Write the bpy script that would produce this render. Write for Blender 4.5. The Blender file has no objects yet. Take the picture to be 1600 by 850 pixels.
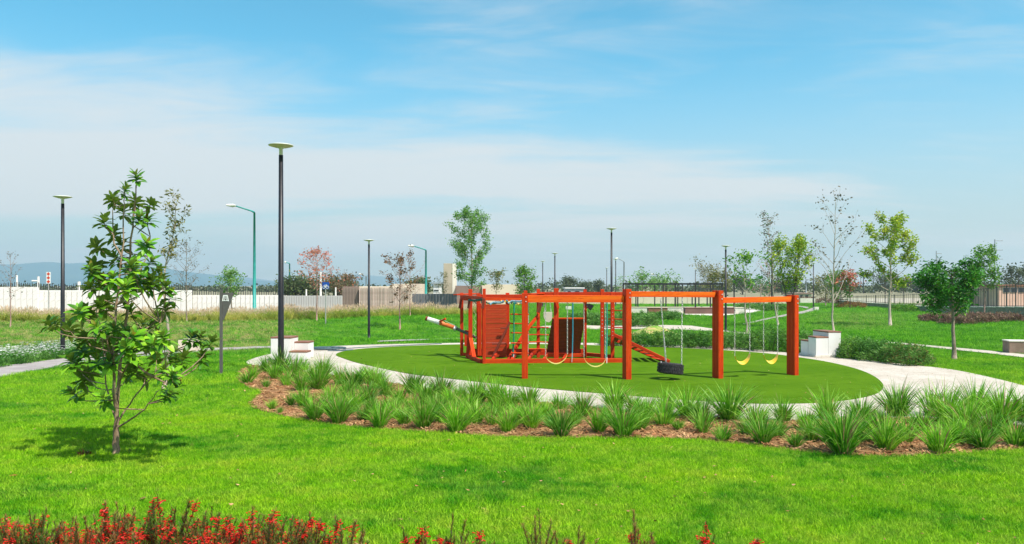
import bpy, bmesh, math, random
import numpy as np
from mathutils import Vector, Matrix
random.seed(7); rng = np.random.default_rng(11)
PI = math.pi
S = bpy.context.scene
COL = S.collection
# ------------------------------------------------------------------ camera, world, sun
F, CX, HY, CH = 1247.0, 800.0, 446.0, 2.5
cam = bpy.data.cameras.new('camera'); cam_o = bpy.data.objects.new('camera', cam); COL.objects.link(cam_o)
cam_o.location = (0, 0, CH); cam_o.rotation_euler = (PI/2, 0, 0)
cam.sensor_width = 36; cam.lens = 36*F/1600; cam.shift_y = (HY-425)/1600
cam.clip_start = 0.1; cam.clip_end = 20000
S.camera = cam_o
SUNV = Vector((0.45, -0.42, 1.0)).normalized()
ELEV = math.asin(SUNV.z); AZ = math.atan2(SUNV.x, SUNV.y)
S.view_settings.view_transform = 'Standard'; S.view_settings.look = 'None'
S.view_settings.exposure = 0.42; S.view_settings.gamma = 1.0; S.view_settings.use_curve_mapping = False
sun = bpy.data.lights.new('sun', 'SUN'); sun.energy = 5.0; sun.angle = math.radians(0.5); sun.color = (1, 0.95, 0.86)
sun_o = bpy.data.objects.new('sun', sun); COL.objects.link(sun_o); sun_o.rotation_euler = SUNV.to_track_quat('Z', 'Y').to_euler()
sun_o.location = (20, -20, 40)

world = bpy.data.worlds.new('World'); S.world = world; world.use_nodes = True
class N:                                  # tiny node tree writer
    def __init__(s, nt): s.nt = nt; s.L = nt.links
    def n(s, t, **k):
        o = s.nt.nodes.new(t)
        for a, b in k.items():
            if a.startswith('i_'):
                key = a[2:]; key = int(key) if key.isdigit() else key.replace('_', ' ')
                s.set(o, key, b)
            else: setattr(o, a, b)
        return o
    def set(s, o, key, b):
        if isinstance(b, bpy.types.NodeSocket): s.L.new(b, o.inputs[key])
        else: o.inputs[key].default_value = b
    def math(s, op, a, b=0.0, c=None, clamp=False):
        o = s.nt.nodes.new('ShaderNodeMath'); o.operation = op; o.use_clamp = clamp
        s.set(o, 0, a); s.set(o, 1, b)
        if c is not None: s.set(o, 2, c)
        return o.outputs[0]
    def vmath(s, op, a, b=(0, 0, 0)):
        o = s.nt.nodes.new('ShaderNodeVectorMath'); o.operation = op; s.set(o, 0, a); s.set(o, 1, b); return o.outputs[0]
    def mix(s, f, a, b, blend='MIX'):
        o = s.nt.nodes.new('ShaderNodeMix'); o.data_type = 'RGBA'; o.blend_type = blend
        s.set(o, 0, f); s.set(o, 6, c4(a)); s.set(o, 7, c4(b)); return o.outputs[2]
    def noise(s, vec, scale, detail=3, rough=0.55, dist=0.0, out=0):
        o = s.nt.nodes.new('ShaderNodeTexNoise'); s.set(o, 'Vector', vec); o.inputs['Scale'].default_value = scale
        o.inputs['Detail'].default_value = detail; o.inputs['Roughness'].default_value = rough; o.inputs['Distortion'].default_value = dist
        return o.outputs[out]
    def ramp(s, f, lo, hi, a=0.0, b=1.0):
        o = s.nt.nodes.new('ShaderNodeMapRange'); o.interpolation_type = 'SMOOTHSTEP'; s.set(o, 0, f)
        for i, v in zip((1, 2, 3, 4), (lo, hi, a, b)): o.inputs[i].default_value = v
        return o.outputs[0]
def c4(c):
    if isinstance(c, (tuple, list)) and len(c) == 3: return (*c, 1.0)
    return c
w = N(world.node_tree); w.nt.nodes.clear()
sky = w.n('ShaderNodeTexSky'); sky.sky_type = 'NISHITA'; sky.sun_disc = False; sky.sun_elevation = ELEV; sky.sun_rotation = AZ
sky.air_density = 1.0; sky.dust_density = 1.2; sky.ozone_density = 1.5; sky.altitude = 1500
tc = w.n('ShaderNodeTexCoord').outputs['Generated']
sx = w.n('ShaderNodeSeparateXYZ'); w.set(sx, 0, tc)
zz = w.math('MAXIMUM', sx.outputs[2], 0.0)
den = w.math('ADD', zz, 0.10)
pu = w.math('DIVIDE', sx.outputs[0], den); pv = w.math('DIVIDE', sx.outputs[1], den)
cmb = w.n('ShaderNodeCombineXYZ'); w.set(cmb, 0, w.math('MULTIPLY', pu, 0.42)); w.set(cmb, 1, w.math('MULTIPLY', pv, 1.0)); cmb.inputs[2].default_value = 20.2
n1 = w.noise(cmb.outputs[0], 0.60, 5, 0.46, 0.4)
n2 = w.noise(cmb.outputs[0], 3.0, 5, 0.6, 0.5)
cl = w.ramp(w.math('ADD', n1, w.math('MULTIPLY', w.math('SUBTRACT', n2, 0.5), 0.34)), 0.36, 0.62)
# thin milky band of air low over the horizon, all the way round
lowf = w.ramp(sx.outputs[2], 0.0, 0.30, 1.0, 0.0)
base = w.mix(1.0, sky.outputs[0], (0.50, 1.60, 1.54), 'MULTIPLY')
base = w.mix(w.math('MULTIPLY', lowf, 0.85), base, (5.0, 4.45, 4.2))
colr = w.mix(w.math('MULTIPLY', cl, 0.84), base, (6.4, 6.4, 6.4))
bg = w.n('ShaderNodeBackground'); w.set(bg, 'Color', colr); bg.inputs['Strength'].default_value = 0.10
wo = w.n('ShaderNodeOutputWorld'); w.L.new(bg.outputs[0], wo.inputs[0])

# ------------------------------------------------------------------ terrain function
def _prof(pts):
    zs = np.arange(0, 700, 0.5); h = np.interp(zs, [p[0] for p in pts], [p[1] for p in pts])
    k = np.ones(7)/7; hp = np.pad(h, 3, mode='edge'); return zs, np.convolve(hp, k, 'valid')
PL = _prof([(0, 0), (25, 0), (31, -.25), (36, -.33), (48, .2), (62, .2), (90, 0), (700, 0)])
PM = _prof([(0, 0), (36, 0), (50, -.9), (58, 0.0), (75, 0), (110, -.4), (200, -.5), (700, 0)])
PR = _prof([(0, 0), (35.5, 0), (60, -1.0), (110, -.85), (200, -.6), (700, 0)])
def sst(t): t = np.clip(t, 0, 1); return t*t*(3-2*t)
def terr(x, y):
    x = np.asarray(x, float); y = np.asarray(y, float)
    u = CX + F*x/np.maximum(y, 12.0)
    a = np.interp(y, *PL); b = np.interp(y, *PM); c = np.interp(y, *PR)
    t1 = sst((u-330)/200); t2 = sst((u-760)/190)
    return (a*(1-t1)+b*t1)*(1-t2)+c*t2
def terr1(x, y): return float(terr(x, y))
def P(px, py, Z): return Vector(((px-CX)*Z/F, Z, CH-(py-HY)*Z/F))
def G(px, py, flat=False):
    """ground point seen at that place of the photograph"""
    t = (py-HY)/F
    if flat: Z = CH/t; return Vector(((px-CX)*Z/F, Z, 0))
    Z = np.arange(4, 400, 0.1); zr = CH - t*Z; x = (px-CX)*Z/F
    d = zr - terr(x, Z); i = int(np.argmax(d <= 0)) if (d <= 0).any() else len(Z)-1
    z = Z[i]; xx = (px-CX)*z/F
    return Vector((xx, z, terr1(xx, z)))
def GZ(px, Z):
    x = (px-CX)*Z/F; return Vector((x, Z, terr1(x, Z)))
def inpoly(X, Y, poly):
    X = np.asarray(X); r = np.zeros(X.shape, bool); n = len(poly); j = n-1
    for i in range(n):
        xi, yi = poly[i][0], poly[i][1]; xj, yj = poly[j][0], poly[j][1]
        c = ((yi > Y) != (yj > Y)) & (X < (xj-xi)*(Y-yi)/(yj-yi+1e-12)+xi); r ^= c; j = i
    return r
def smooth_closed(pts, n=6):
    out = []; m = len(pts)
    for i in range(m):
        p0, p1, p2, p3 = (Vector(pts[(i+k-1) % m]) for k in range(4))
        for s in range(n):
            t = s/n; out.append(0.5*((2*p1)+(-p0+p2)*t+(2*p0-5*p1+4*p2-p3)*t*t+(-p0+3*p1-3*p2+p3)*t**3))
    return out

# ------------------------------------------------------------------ materials
MATS = {}
def mat(name, c1, c2=None, scale=4.0, rough=0.6, bump=0.0, bscale=None, detail=4, coord='Object', stretch=(1, 1, 1), metal=0.0,
        spec=0.4, trans=0.0, back=None, c3=None, rand=0.0, lo=0.35, hi=0.65, emit=None, coat=0.0):
    if name in MATS: return MATS[name]
    m = bpy.data.materials.new(name); m.use_nodes = True; q = N(m.node_tree); q.nt.nodes.clear()
    out = q.n('ShaderNodeOutputMaterial'); b = q.n('ShaderNodeBsdfPrincipled')
    if coord == 'Position': vec = q.n('ShaderNodeNewGeometry').outputs['Position']
    else: vec = q.n('ShaderNodeTexCoord').outputs[coord]
    vec = q.vmath('MULTIPLY', vec, stretch)
    col = c4(c1)
    if c2 is not None:
        nz = q.noise(vec, scale, detail); col = q.mix(q.ramp(nz, lo, hi), c1, c2)
    if c3 is not None:
        nz3 = q.noise(vec, scale*5.3, 3, 0.6); col = q.mix(q.ramp(nz3, 0.52, 0.72), col, c3)
    if rand:
        rr = q.n('ShaderNodeObjectInfo').outputs['Random']
        hs = q.n('ShaderNodeHueSaturation'); q.set(hs, 'Value', q.math('ADD', q.math('MULTIPLY', rr, rand*2), 1-rand)); q.set(hs, 'Hue', q.math('ADD', q.math('MULTIPLY', rr, -0.02), 0.51)); q.set(hs, 'Color', col); col = hs.outputs[0]
    if back is not None:
        bf = q.n('ShaderNodeNewGeometry').outputs['Backfacing']; col = q.mix(bf, col, back)
    q.set(b, 'Base Color', col)
    b.inputs['Roughness'].default_value = rough; b.inputs['Metallic'].default_value = metal; b.inputs['Specular IOR Level'].default_value = spec
    b.inputs['Coat Weight'].default_value = coat
    if bump:
        bn = q.n('ShaderNodeBump'); bn.inputs['Strength'].default_value = bump; bn.inputs['Distance'].default_value = 0.02
        q.set(bn, 'Height', q.noise(vec, bscale or scale*6, 4, 0.6)); q.L.new(bn.outputs[0], b.inputs['Normal'])
    sh = b.outputs[0]
    if trans:
        tr = q.n('ShaderNodeBsdfTranslucent'); q.set(tr, 'Color', col); mx = q.n('ShaderNodeMixShader'); mx.inputs[0].default_value = trans
        q.L.new(sh, mx.inputs[1]); q.L.new(tr.outputs[0], mx.inputs[2]); sh = mx.outputs[0]
    q.L.new(sh, out.inputs[0]); MATS[name] = m; return m

def lawn_colour(q, pos, dry):
    """patchy lawn colour from the place on the ground; used by the ground and by the blades"""
    st = q.vmath('MULTIPLY', pos, (0.55, 1.0, 1.0))
    a = q.noise(st, 0.55, 4, 0.6, 0.6); b = q.noise(pos, 2.6, 4, 0.65, 0.3); c = q.noise(pos, 9.0, 3, 0.6)
    f = q.math('ADD', q.math('MULTIPLY', a, 0.62), q.math('MULTIPLY', b, 0.38))
    col = q.mix(q.ramp(f, 0.38, 0.50), (0.065, 0.28, 0.005), (0.20, 0.435, 0.008))
    col = q.mix(q.ramp(f, 0.49, 0.66), col, (0.33, 0.51, 0.012))
    col = q.mix(q.math('MULTIPLY', q.ramp(c, 0.56, 0.74), 0.42), col, (0.42, 0.36, 0.10))
    py_ = q.n('ShaderNodeSeparateXYZ', i_0=pos).outputs[1]
    lush_ = q.math('MULTIPLY', q.ramp(py_, 15.0, 34.0), 0.80)
    col = q.mix(lush_, col, q.mix(q.ramp(f, 0.36, 0.60), (0.030, 0.20, 0.006), (0.085, 0.34, 0.010)))
    d = q.math('MULTIPLY', dry, q.ramp(q.math('ADD', q.math('MULTIPLY', b, 0.6), q.math('MULTIPLY', q.noise(st, 1.6, 4, 0.7), 0.6)), 0.52, 0.70))
    return q.mix(d, col, (0.44, 0.36, 0.15))
m = bpy.data.materials.new('lawn_soil'); m.use_nodes = True; q = N(m.node_tree); q.nt.nodes.clear(); MATS['lawn_soil'] = m
pos = q.n('ShaderNodeNewGeometry').outputs['Position']
at = q.n('ShaderNodeAttribute'); at.attribute_name = 'dry'; at2 = q.n('ShaderNodeAttribute'); at2.attribute_name = 'outer'
col = lawn_colour(q, pos, at.outputs['Fac'])
fn = q.noise(pos, 45, 3, 0.7); col = q.mix(q.ramp(fn, 0.35, 0.7), q.mix(1.0, col, (0.42, 0.40, 0.5), 'MULTIPLY'), col)
col = q.mix(at2.outputs['Fac'], col, q.mix(q.noise(pos, 0.03, 5), (0.20, 0.19, 0.12), (0.30, 0.27, 0.18)))
b = q.n('ShaderNodeBsdfPrincipled'); q.set(b, 'Base Color', col); b.inputs['Roughness'].default_value = 0.9; b.inputs['Specular IOR Level'].default_value = 0.1
bn = q.n('ShaderNodeBump'); bn.inputs['Strength'].default_value = 0.8; bn.inputs['Distance'].default_value = 0.05; q.set(bn, 'Height', fn); q.L.new(bn.outputs[0], b.inputs['Normal'])
o = q.n('ShaderNodeOutputMaterial'); q.L.new(b.outputs[0], o.inputs[0])
m = bpy.data.materials.new('lawn_blade'); m.use_nodes = True; q = N(m.node_tree); q.nt.nodes.clear(); MATS['lawn_blade'] = m
pos = q.n('ShaderNodeNewGeometry').outputs['Position']
at = q.n('ShaderNodeAttribute'); at.attribute_type = 'INSTANCER'; at.attribute_name = 'dry'
col = lawn_colour(q, pos, at.outputs['Fac'])
hs = q.n('ShaderNodeHueSaturation'); rr = q.n('ShaderNodeObjectInfo').outputs['Random']
q.set(hs, 'Value', q.math('ADD', q.math('MULTIPLY', rr, 0.95), 0.68)); q.set(hs, 'Hue', q.math('ADD', q.math('MULTIPLY', rr, -0.03), 0.515)); q.set(hs, 'Color', col)
b = q.n('ShaderNodeBsdfPrincipled'); q.set(b, 'Base Color', hs.outputs[0]); b.inputs['Roughness'].default_value = 0.6; b.inputs['Specular IOR Level'].default_value = 0.12
tr = q.n('ShaderNodeBsdfTranslucent'); q.set(tr, 'Color', hs.outputs[0]); mx = q.n('ShaderNodeMixShader'); mx.inputs[0].default_value = 0.35
q.L.new(b.outputs[0], mx.inputs[1]); q.L.new(tr.outputs[0], mx.inputs[2])
o = q.n('ShaderNodeOutputMaterial'); q.L.new(mx.outputs[0], o.inputs[0])

WOOD = mat('red_stained_wood', (0.52, 0.036, 0.006), (0.63, 0.066, 0.008), 2.2, 0.6, 0.35, 40, stretch=(0.5, 6, 6), c3=(0.40, 0.026, 0.006), spec=0.10)
WOOD_B = mat('orange_stained_beam', (0.78, 0.085, 0.008), (0.88, 0.17, 0.012), 1.6, 0.6, 0.35, 40, stretch=(0.35, 6, 6), c3=(0.58, 0.06, 0.008), spec=0.10)
WOOD_D = mat('deep_red_wood', (0.50, 0.030, 0.008), (0.62, 0.050, 0.009), 3.0, 0.6, 0.25, 40, stretch=(0.6, 5, 5), c3=(0.30, 0.018, 0.006), spec=.12)
WOOD_K = mat('dark_brown_board', (0.15, 0.022, 0.010), (0.21, 0.034, 0.014), 3.0, 0.6, 0.2, 40, stretch=(0.6, 5, 5))
BLACK = mat('black_paint', (0.012, 0.011, 0.014), (0.02, 0.018, 0.024), 3, 0.4, 0.05)
GREYMET = mat('grey_metal', (0.35, 0.35, 0.34), (0.45, 0.45, 0.43), 8, 0.4, metal=0.3)
CHAIN = mat('galvanised_chain', (0.62, 0.62, 0.60), (0.45, 0.45, 0.43), 20, 0.4, metal=0.3)
LAMPW = mat('lamp_white', (0.72, 0.72, 0.66), (0.62, 0.61, 0.54), 3, 0.45)
LAMPU = mat('lamp_underside', (0.55, 0.50, 0.42), (0.46, 0.42, 0.34), 6, 0.5)
TEAL = mat('teal_paint', (0.02, 0.26, 0.23), (0.03, 0.32, 0.28), 3, 0.45)
GREYP = mat('pale_grey_paint', (0.24, 0.28, 0.30), (0.30, 0.34, 0.36), 3, 0.5)
TEALROPE = mat('teal_rope', (0.01, 0.24, 0.17), (0.02, 0.32, 0.24), 60, 0.7, 0.4, 200)
BLUEROPE = mat('blue_rope', (0.02, 0.19, 0.28), (0.03, 0.26, 0.36), 60, 0.7, 0.4, 200)
YEL = mat('yellow_plastic', (0.85, 0.50, 0.02), (0.90, 0.60, 0.06), 5, 0.35)
YELPALE = mat('pale_yellow_plastic', (0.88, 0.66, 0.13), (0.90, 0.74, 0.25), 5, 0.4)
RUBBER = mat('tyre_rubber', (0.018, 0.016, 0.02), (0.06, 0.055, 0.06), 30, 0.85, 0.8, 60)
CONC = mat('pale_concrete', (0.66, 0.60, 0.52), (0.74, 0.69, 0.62), 1.5, 0.85, 0.2, 60, c3=(0.50, 0.44, 0.36))
def pathmat():
    m = bpy.data.materials.new('stamped_concrete'); m.use_nodes = True; q = N(m.node_tree); q.nt.nodes.clear()
    pos = q.n('ShaderNodeNewGeometry').outputs['Position']
    vo = q.n('ShaderNodeTexVoronoi'); vo.feature = 'DISTANCE_TO_EDGE'; q.set(vo, 'Vector', pos); vo.inputs['Scale'].default_value = 5.5
    vc = q.n('ShaderNodeTexVoronoi'); q.set(vc, 'Vector', pos); vc.inputs['Scale'].default_value = 5.5
    j = q.ramp(vo.outputs[0], 0.0, 0.07, 1.0, 0.0)
    col = q.mix(q.ramp(q.noise(pos, 0.9, 5, 0.6), 0.35, 0.65), (0.47, 0.40, 0.33), (0.58, 0.51, 0.44))
    col = q.mix(0.25, col, q.mix(q.n('ShaderNodeSeparateColor', i_0=vc.outputs['Color']).outputs[0], (0.40, 0.35, 0.30), (0.66, 0.60, 0.54)))
    col = q.mix(q.math('MULTIPLY', j, 0.45), col, (0.34, 0.28, 0.20))
    col = q.mix(q.ramp(q.noise(pos, 60, 3, 0.7), 0.62, 0.75), col, (0.36, 0.30, 0.22))
    b = q.n('ShaderNodeBsdfPrincipled'); q.set(b, 'Base Color', col); b.inputs['Roughness'].default_value = 0.85; b.inputs['Specular IOR Level'].default_value = 0.2
    bn = q.n('ShaderNodeBump'); bn.inputs['Strength'].default_value = 0.4; bn.inputs['Distance'].default_value = 0.01; q.set(bn, 'Height', q.math('SUBTRACT', 1.0, j)); q.L.new(bn.outputs[0], b.inputs['Normal'])
    o = q.n('ShaderNodeOutputMaterial'); q.L.new(b.outputs[0], o.inputs[0]); MATS[m.name] = m; return m
PATH = pathmat()
GREYPATH = mat('grey_concrete_path', (0.30, 0.255, 0.245), (0.40, 0.35, 0.34), 1.2, 0.85, 0.2, 50, coord='Position', c3=(0.36, 0.33, 0.3))
TURF = mat('artificial_turf', (0.074, 0.168, 0.006), (0.094, 0.196, 0.008), 0.5, 0.9, 0.7, 120, coord='Position', c3=(0.058, 0.145, 0.003), spec=0.02)
MULCH = mat('mulch_soil', (0.24, 0.12, 0.055), (0.36, 0.20, 0.10), 5, 0.95, 1.0, 40, coord='Position', c3=(0.14, 0.065, 0.03), spec=0.1)
CHIP = mat('bark_chip', (0.30, 0.14, 0.06), (0.50, 0.30, 0.15), 3, 0.9, coord='Position', rand=0.35, spec=0.1)
WHITE = mat('white_render', (0.80, 0.78, 0.76), (0.74, 0.71, 0.68), 1.3, 0.8, 0.1, 40)
BENCHTOP = mat('brown_wood_slab', (0.20, 0.085, 0.05), (0.28, 0.13, 0.08), 6, 0.6, 0.2, 40, stretch=(.5, 4, 4))
CREAM = mat('cream_render', (0.66, 0.54, 0.42), (0.72, 0.60, 0.48), 0.7, 0.85, 0.1, 20)
CREAM_D = mat('tan_render', (0.42, 0.36, 0.26), (0.48, 0.41, 0.31), 0.7, 0.85)
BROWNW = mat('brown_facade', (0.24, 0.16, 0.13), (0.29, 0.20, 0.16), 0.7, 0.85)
WALLW = mat('white_wall', (0.90, 0.86, 0.82), (0.84, 0.79, 0.75), 0.8, 0.85, c3=(0.66, 0.58, 0.52))
FENCEG = mat('grey_sheet', (0.50, 0.48, 0.47), (0.60, 0.56, 0.54), 0.6, 0.6, metal=0.1)
FENCED = mat('slate_sheet', (0.11, 0.12, 0.14), (0.16, 0.17, 0.19), 0.6, 0.6)
SLATW = mat('weathered_slat', (0.46, 0.35, 0.29), (0.60, 0.48, 0.40), 2, 0.8, rand=0.25)
STONEW = mat('rough_stone_wall', (0.25, 0.19, 0.15), (0.34, 0.27, 0.22), 2.5, 0.9, 0.8, 14, c3=(0.16, 0.12, 0.10))
ROCKB = mat('brown_stucco_bench', (0.26, 0.17, 0.13), (0.32, 0.22, 0.17), 5, 0.9, 0.5, 40)
DARKM = mat('dark_iron', (0.03, 0.03, 0.035), (0.05, 0.05, 0.05), 3, 0.5)
SIGNG = mat('sign_grey', (0.10, 0.092, 0.09), (0.12, 0.11, 0.105), 3, 0.55)
SIGNW = mat('sign_white', (0.82, 0.82, 0.82), None, rough=0.6)
BLUE = mat('sign_blue', (0.01, 0.07, 0.36), None, rough=0.5)
REDS = mat('sign_red', (0.62, 0.07, 0.03), None, rough=0.5)
BARK = mat('grey_bark', (0.20, 0.15, 0.11), (0.34, 0.27, 0.21), 9, 0.9, 0.8, 40, stretch=(1, 1, .35), c3=(0.12, 0.09, 0.07))
BARKL = mat('pale_bark', (0.36, 0.29, 0.23), (0.50, 0.42, 0.35), 9, 0.9, 0.6, 40, stretch=(1, 1, .35), c3=(0.22, 0.17, 0.13))
BARKD = mat('dark_bark', (0.06, 0.045, 0.035), (0.11, 0.08, 0.06), 9, 0.9, 0.6, 40)
BARKP = mat('pinkish_twig', (0.30, 0.17, 0.14), (0.38, 0.24, 0.20), 9, 0.9)
MAGL = mat('magnolia_leaf', (0.09, 0.31, 0.010), (0.24, 0.47, 0.020), 5, 0.42, coord='Position', trans=0.28, back=(0.17, 0.24, 0.035), rand=0.42, spec=0.35)
MAGY = mat('young_magnolia_leaf', (0.20, 0.34, 0.02), (0.34, 0.24, 0.03), 8, 0.35, coord='Position', trans=0.3, rand=0.3)
def leafm(name, a, b, back=None, trans=0.3): return mat(name, a, b, 1.6, 0.5, coord='Position', trans=trans, back=back, lo=.4, hi=.6, spec=.3)
L_GREEN = leafm('leaf_green', (0.07, 0.22, 0.010), (0.18, 0.36, 0.02))
L_SOFT = leafm('leaf_soft_green', (0.12, 0.30, 0.05), (0.22, 0.40, 0.09))
L_YEL = leafm('leaf_yellow_green', (0.22, 0.38, 0.010), (0.46, 0.52, 0.03))
L_DARK = leafm('leaf_dark_green', (0.02, 0.12, 0.008), (0.06, 0.25, 0.015), trans=.2)
L_OLIVE = leafm('leaf_olive', (0.13, 0.14, 0.03), (0.26, 0.24, 0.07))
L_BROWN = leafm('leaf_brown', (0.13, 0.08, 0.04), (0.22, 0.17, 0.08))
L_SPARSE = leafm('leaf_greyish', (0.12, 0.11, 0.07), (0.20, 0.17, 0.12))
L_PINK = leafm('leaf_pink', (0.60, 0.15, 0.09), (0.66, 0.28, 0.20))
L_RED = leafm('leaf_red', (0.40, 0.05, 0.05), (0.50, 0.15, 0.08))
L_SHRUB = leafm('shrub_leaf', (0.06, 0.19, 0.02), (0.14, 0.30, 0.05))
L_PURP = leafm('shrub_purple', (0.20, 0.10, 0.08), (0.30, 0.19, 0.13))
L_RUST = leafm('shrub_rust', (0.32, 0.11, 0.03), (0.24, 0.17, 0.05))
L_FAR = leafm('far_leaf', (0.05, 0.075, 0.03), (0.09, 0.12, 0.05), trans=.1)
BLADE = mat('liriope_blade', (0.06, 0.25, 0.006), (0.18, 0.47, 0.016), 7, 0.5, coord='Position', trans=0.3, rand=0.35, lo=.38, hi=.62, spec=.25)
BLADE_L = mat('liriope_blade_light', (0.20, 0.46, 0.04), (0.34, 0.56, 0.08), 7, 0.45, coord='Position', trans=0.35, rand=0.2)
BLADE_B = mat('liriope_blade_brown', (0.30, 0.16, 0.08), (0.40, 0.28, 0.14), 7, 0.7, coord='Position', trans=0.2)
PLUME = mat('fountain_plume', (0.72, 0.52, 0.34), (0.78, 0.62, 0.44), 2, 0.8, coord='Position', trans=0.35)
STRAW = mat('fountain_blade', (0.24, 0.36, 0.03), (0.58, 0.54, 0.12), 0.45, 0.7, coord='Position', trans=0.3, c3=(0.16, 0.25, 0.04))
FLW = mat('white_petal', (0.82, 0.80, 0.78), None, rough=0.6)
FLR = mat('red_petal', (0.70, 0.012, 0.008), (0.86, 0.03, 0.015), 20, 0.45, coord='Position', trans=0.3)
FINE = leafm('fine_shrub_leaf', (0.10, 0.20, 0.02), (0.25, 0.19, 0.04))
FINE_B = leafm('fine_shrub_brown', (0.26, 0.045, 0.02), (0.32, 0.11, 0.035))

# ------------------------------------------------------------------ object helpers
def tag(o, label=None, cat=None, group=None, kind=None):
    if label: o['label'] = label
    if cat: o['category'] = cat
    if group: o['group'] = group
    if kind: o['kind'] = kind
    return o
def empty(name, loc, label, cat, group=None, rz=0.0):
    o = bpy.data.objects.new(name, None); COL.objects.link(o); o.location = loc; o.rotation_euler = (0, 0, rz)
    o.empty_display_size = 0.2
    return tag(o, label, cat, group)
def mesh_obj(name, verts, faces, m, parent=None, loc=(0, 0, 0), smooth=False, mats=None, midx=None):
    me = bpy.data.meshes.new(name); me.from_pydata([tuple(v) for v in verts], [], faces); 
    for mm in (mats or [m]): me.materials.append(mm)
    if midx is not None: me.polygons.foreach_set('material_index', midx)
    if smooth: me.polygons.foreach_set('use_smooth', [True]*len(me.polygons))
    me.update(); o = bpy.data.objects.new(name, me); COL.objects.link(o); o.location = loc
    if parent: o.parent = parent
    return o
class MB:
    """collects shapes in the thing's own frame"""
    def __init__(s): s.v = []; s.f = []; s.mi = []; s.cur = 0
    def add(s, vs, fs):
        b = len(s.v); s.v += [tuple(v) for v in vs]; s.f += [tuple(i+b for i in f) for f in fs]; s.mi += [s.cur]*len(fs)
    def box(s, c, d, rz=0.0, mtx=None):
        x, y, z = d[0]/2, d[1]/2, d[2]/2; R = mtx or Matrix.Rotation(rz, 3, 'Z'); c = Vector(c)
        vs = [c+R@Vector((a*x, b*y, e*z)) for a in (-1, 1) for b in (-1, 1) for e in (-1, 1)]
        s.add(vs, [(0, 1, 3, 2), (4, 6, 7, 5), (0, 4, 5, 1), (2, 3, 7, 6), (0, 2, 6, 4), (1, 5, 7, 3)])
    def tube(s, pts, rad, n=8, cap=True):
        pts = [Vector(p) for p in pts]; m = len(pts)
        if not hasattr(rad, '__len__'): rad = [rad]*m
        ring = []; up = Vector((0.13, 0.21, 1)).normalized()
        for i, p in enumerate(pts):
            d = (pts[min(i+1, m-1)]-pts[max(i-1, 0)])
            if d.length < 1e-9: d = Vector((0, 0, 1))
            d.normalize(); a = d.cross(up)
            if a.length < 0.15: a = d.cross(Vector((1, 0.3, 0)))
            a.normalize(); c = d.cross(a)
            ring += [p+(a*math.cos(2*PI*k/n)+c*math.sin(2*PI*k/n))*rad[i] for k in range(n)]
        fs = [(i*n+k, i*n+(k+1) % n, (i+1)*n+(k+1) % n, (i+1)*n+k) for i in range(m-1) for k in range(n)]
        if cap: fs += [tuple(range(n)), tuple((m-1)*n+k for k in reversed(range(n)))]
        s.add(ring, fs)
    def lathe(s, prof, n=24, c=(0, 0, 0)):
        c = Vector(c); vs = [c+Vector((r*math.cos(2*PI*k/n), r*math.sin(2*PI*k/n), z)) for r, z in prof for k in range(n)]
        m = len(prof); fs = [(i*n+k, i*n+(k+1) % n, (i+1)*n+(k+1) % n, (i+1)*n+k) for i in range(m-1) for k in range(n)]
        s.add(vs, fs)
    def prism(s, poly, thick, mtx):
        n = len(poly); vs = [mtx@Vector((x, 0, z)) for x, z in poly]+[mtx@Vector((x, thick, z)) for x, z in poly]
        s.add(vs, [tuple(range(n)), tuple(reversed(range(n, 2*n)))]+[(i, n+i, n+(i+1) % n, (i+1) % n) for i in range(n)])
    def build(s, name, m, parent=None, loc=(0, 0, 0), smooth=False, mats=None):
        return mesh_obj(name, s.v, s.f, m, parent, loc, smooth, mats, s.mi if mats else None)
_boxcache = {}
def chamfer_box(L, w, h, ch, m):
    k = (round(L, 3), round(w, 3), round(h, 3), ch, m.name)
    if k in _boxcache: return _boxcache[k]
    bm = bmesh.new(); bmesh.ops.create_cube(bm, size=1.0); bmesh.ops.scale(bm, vec=(L, w, h), verts=bm.verts)
    if ch: bmesh.ops.bevel(bm, geom=bm.edges[:], offset=ch, segments=1, affect='EDGES')
    me = bpy.data.meshes.new('timber'); bm.to_mesh(me); bm.free(); me.materials.append(m); _boxcache[k] = me; return me
def beam(parent, name, p0, p1, w, h, m=None, up=(0, 0, 1), ch=0.006, label=None, side=None):
    """timber from p0 to p1 in world coordinates; grain runs along it"""
    m = m or WOOD; p0 = Vector(p0); p1 = Vector(p1); x = (p1-p0); L = x.length; x.normalize()
    z = Vector(up); z = (z-x*z.dot(x))
    if z.length < 1e-4:
        z = Vector(side or (0, -1, 0)); z = z-x*z.dot(x)
    z.normalize(); y = z.cross(x)
    R = Matrix((x, y, z)).transposed().to_4x4()
    o = bpy.data.objects.new(name, chamfer_box(L, w, h, ch, m)); COL.objects.link(o)
    base = Vector(parent.location) if parent else Vector((0, 0, 0)); o.parent = parent
    o.matrix_basis = Matrix.Translation((p0+p1)/2-base)@R
    if label: o['label'] = label
    return o
def copy_tree(o, parent=None):
    c = o.copy(); COL.objects.link(c)
    if parent: c.parent = parent
    for ch in list(o.children): copy_tree(ch, c)
    return c
def local(parent, mb): 
    b = Vector(parent.location); mb.v = [tuple(Vector(v)-b) for v in mb.v]; return mb

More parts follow.
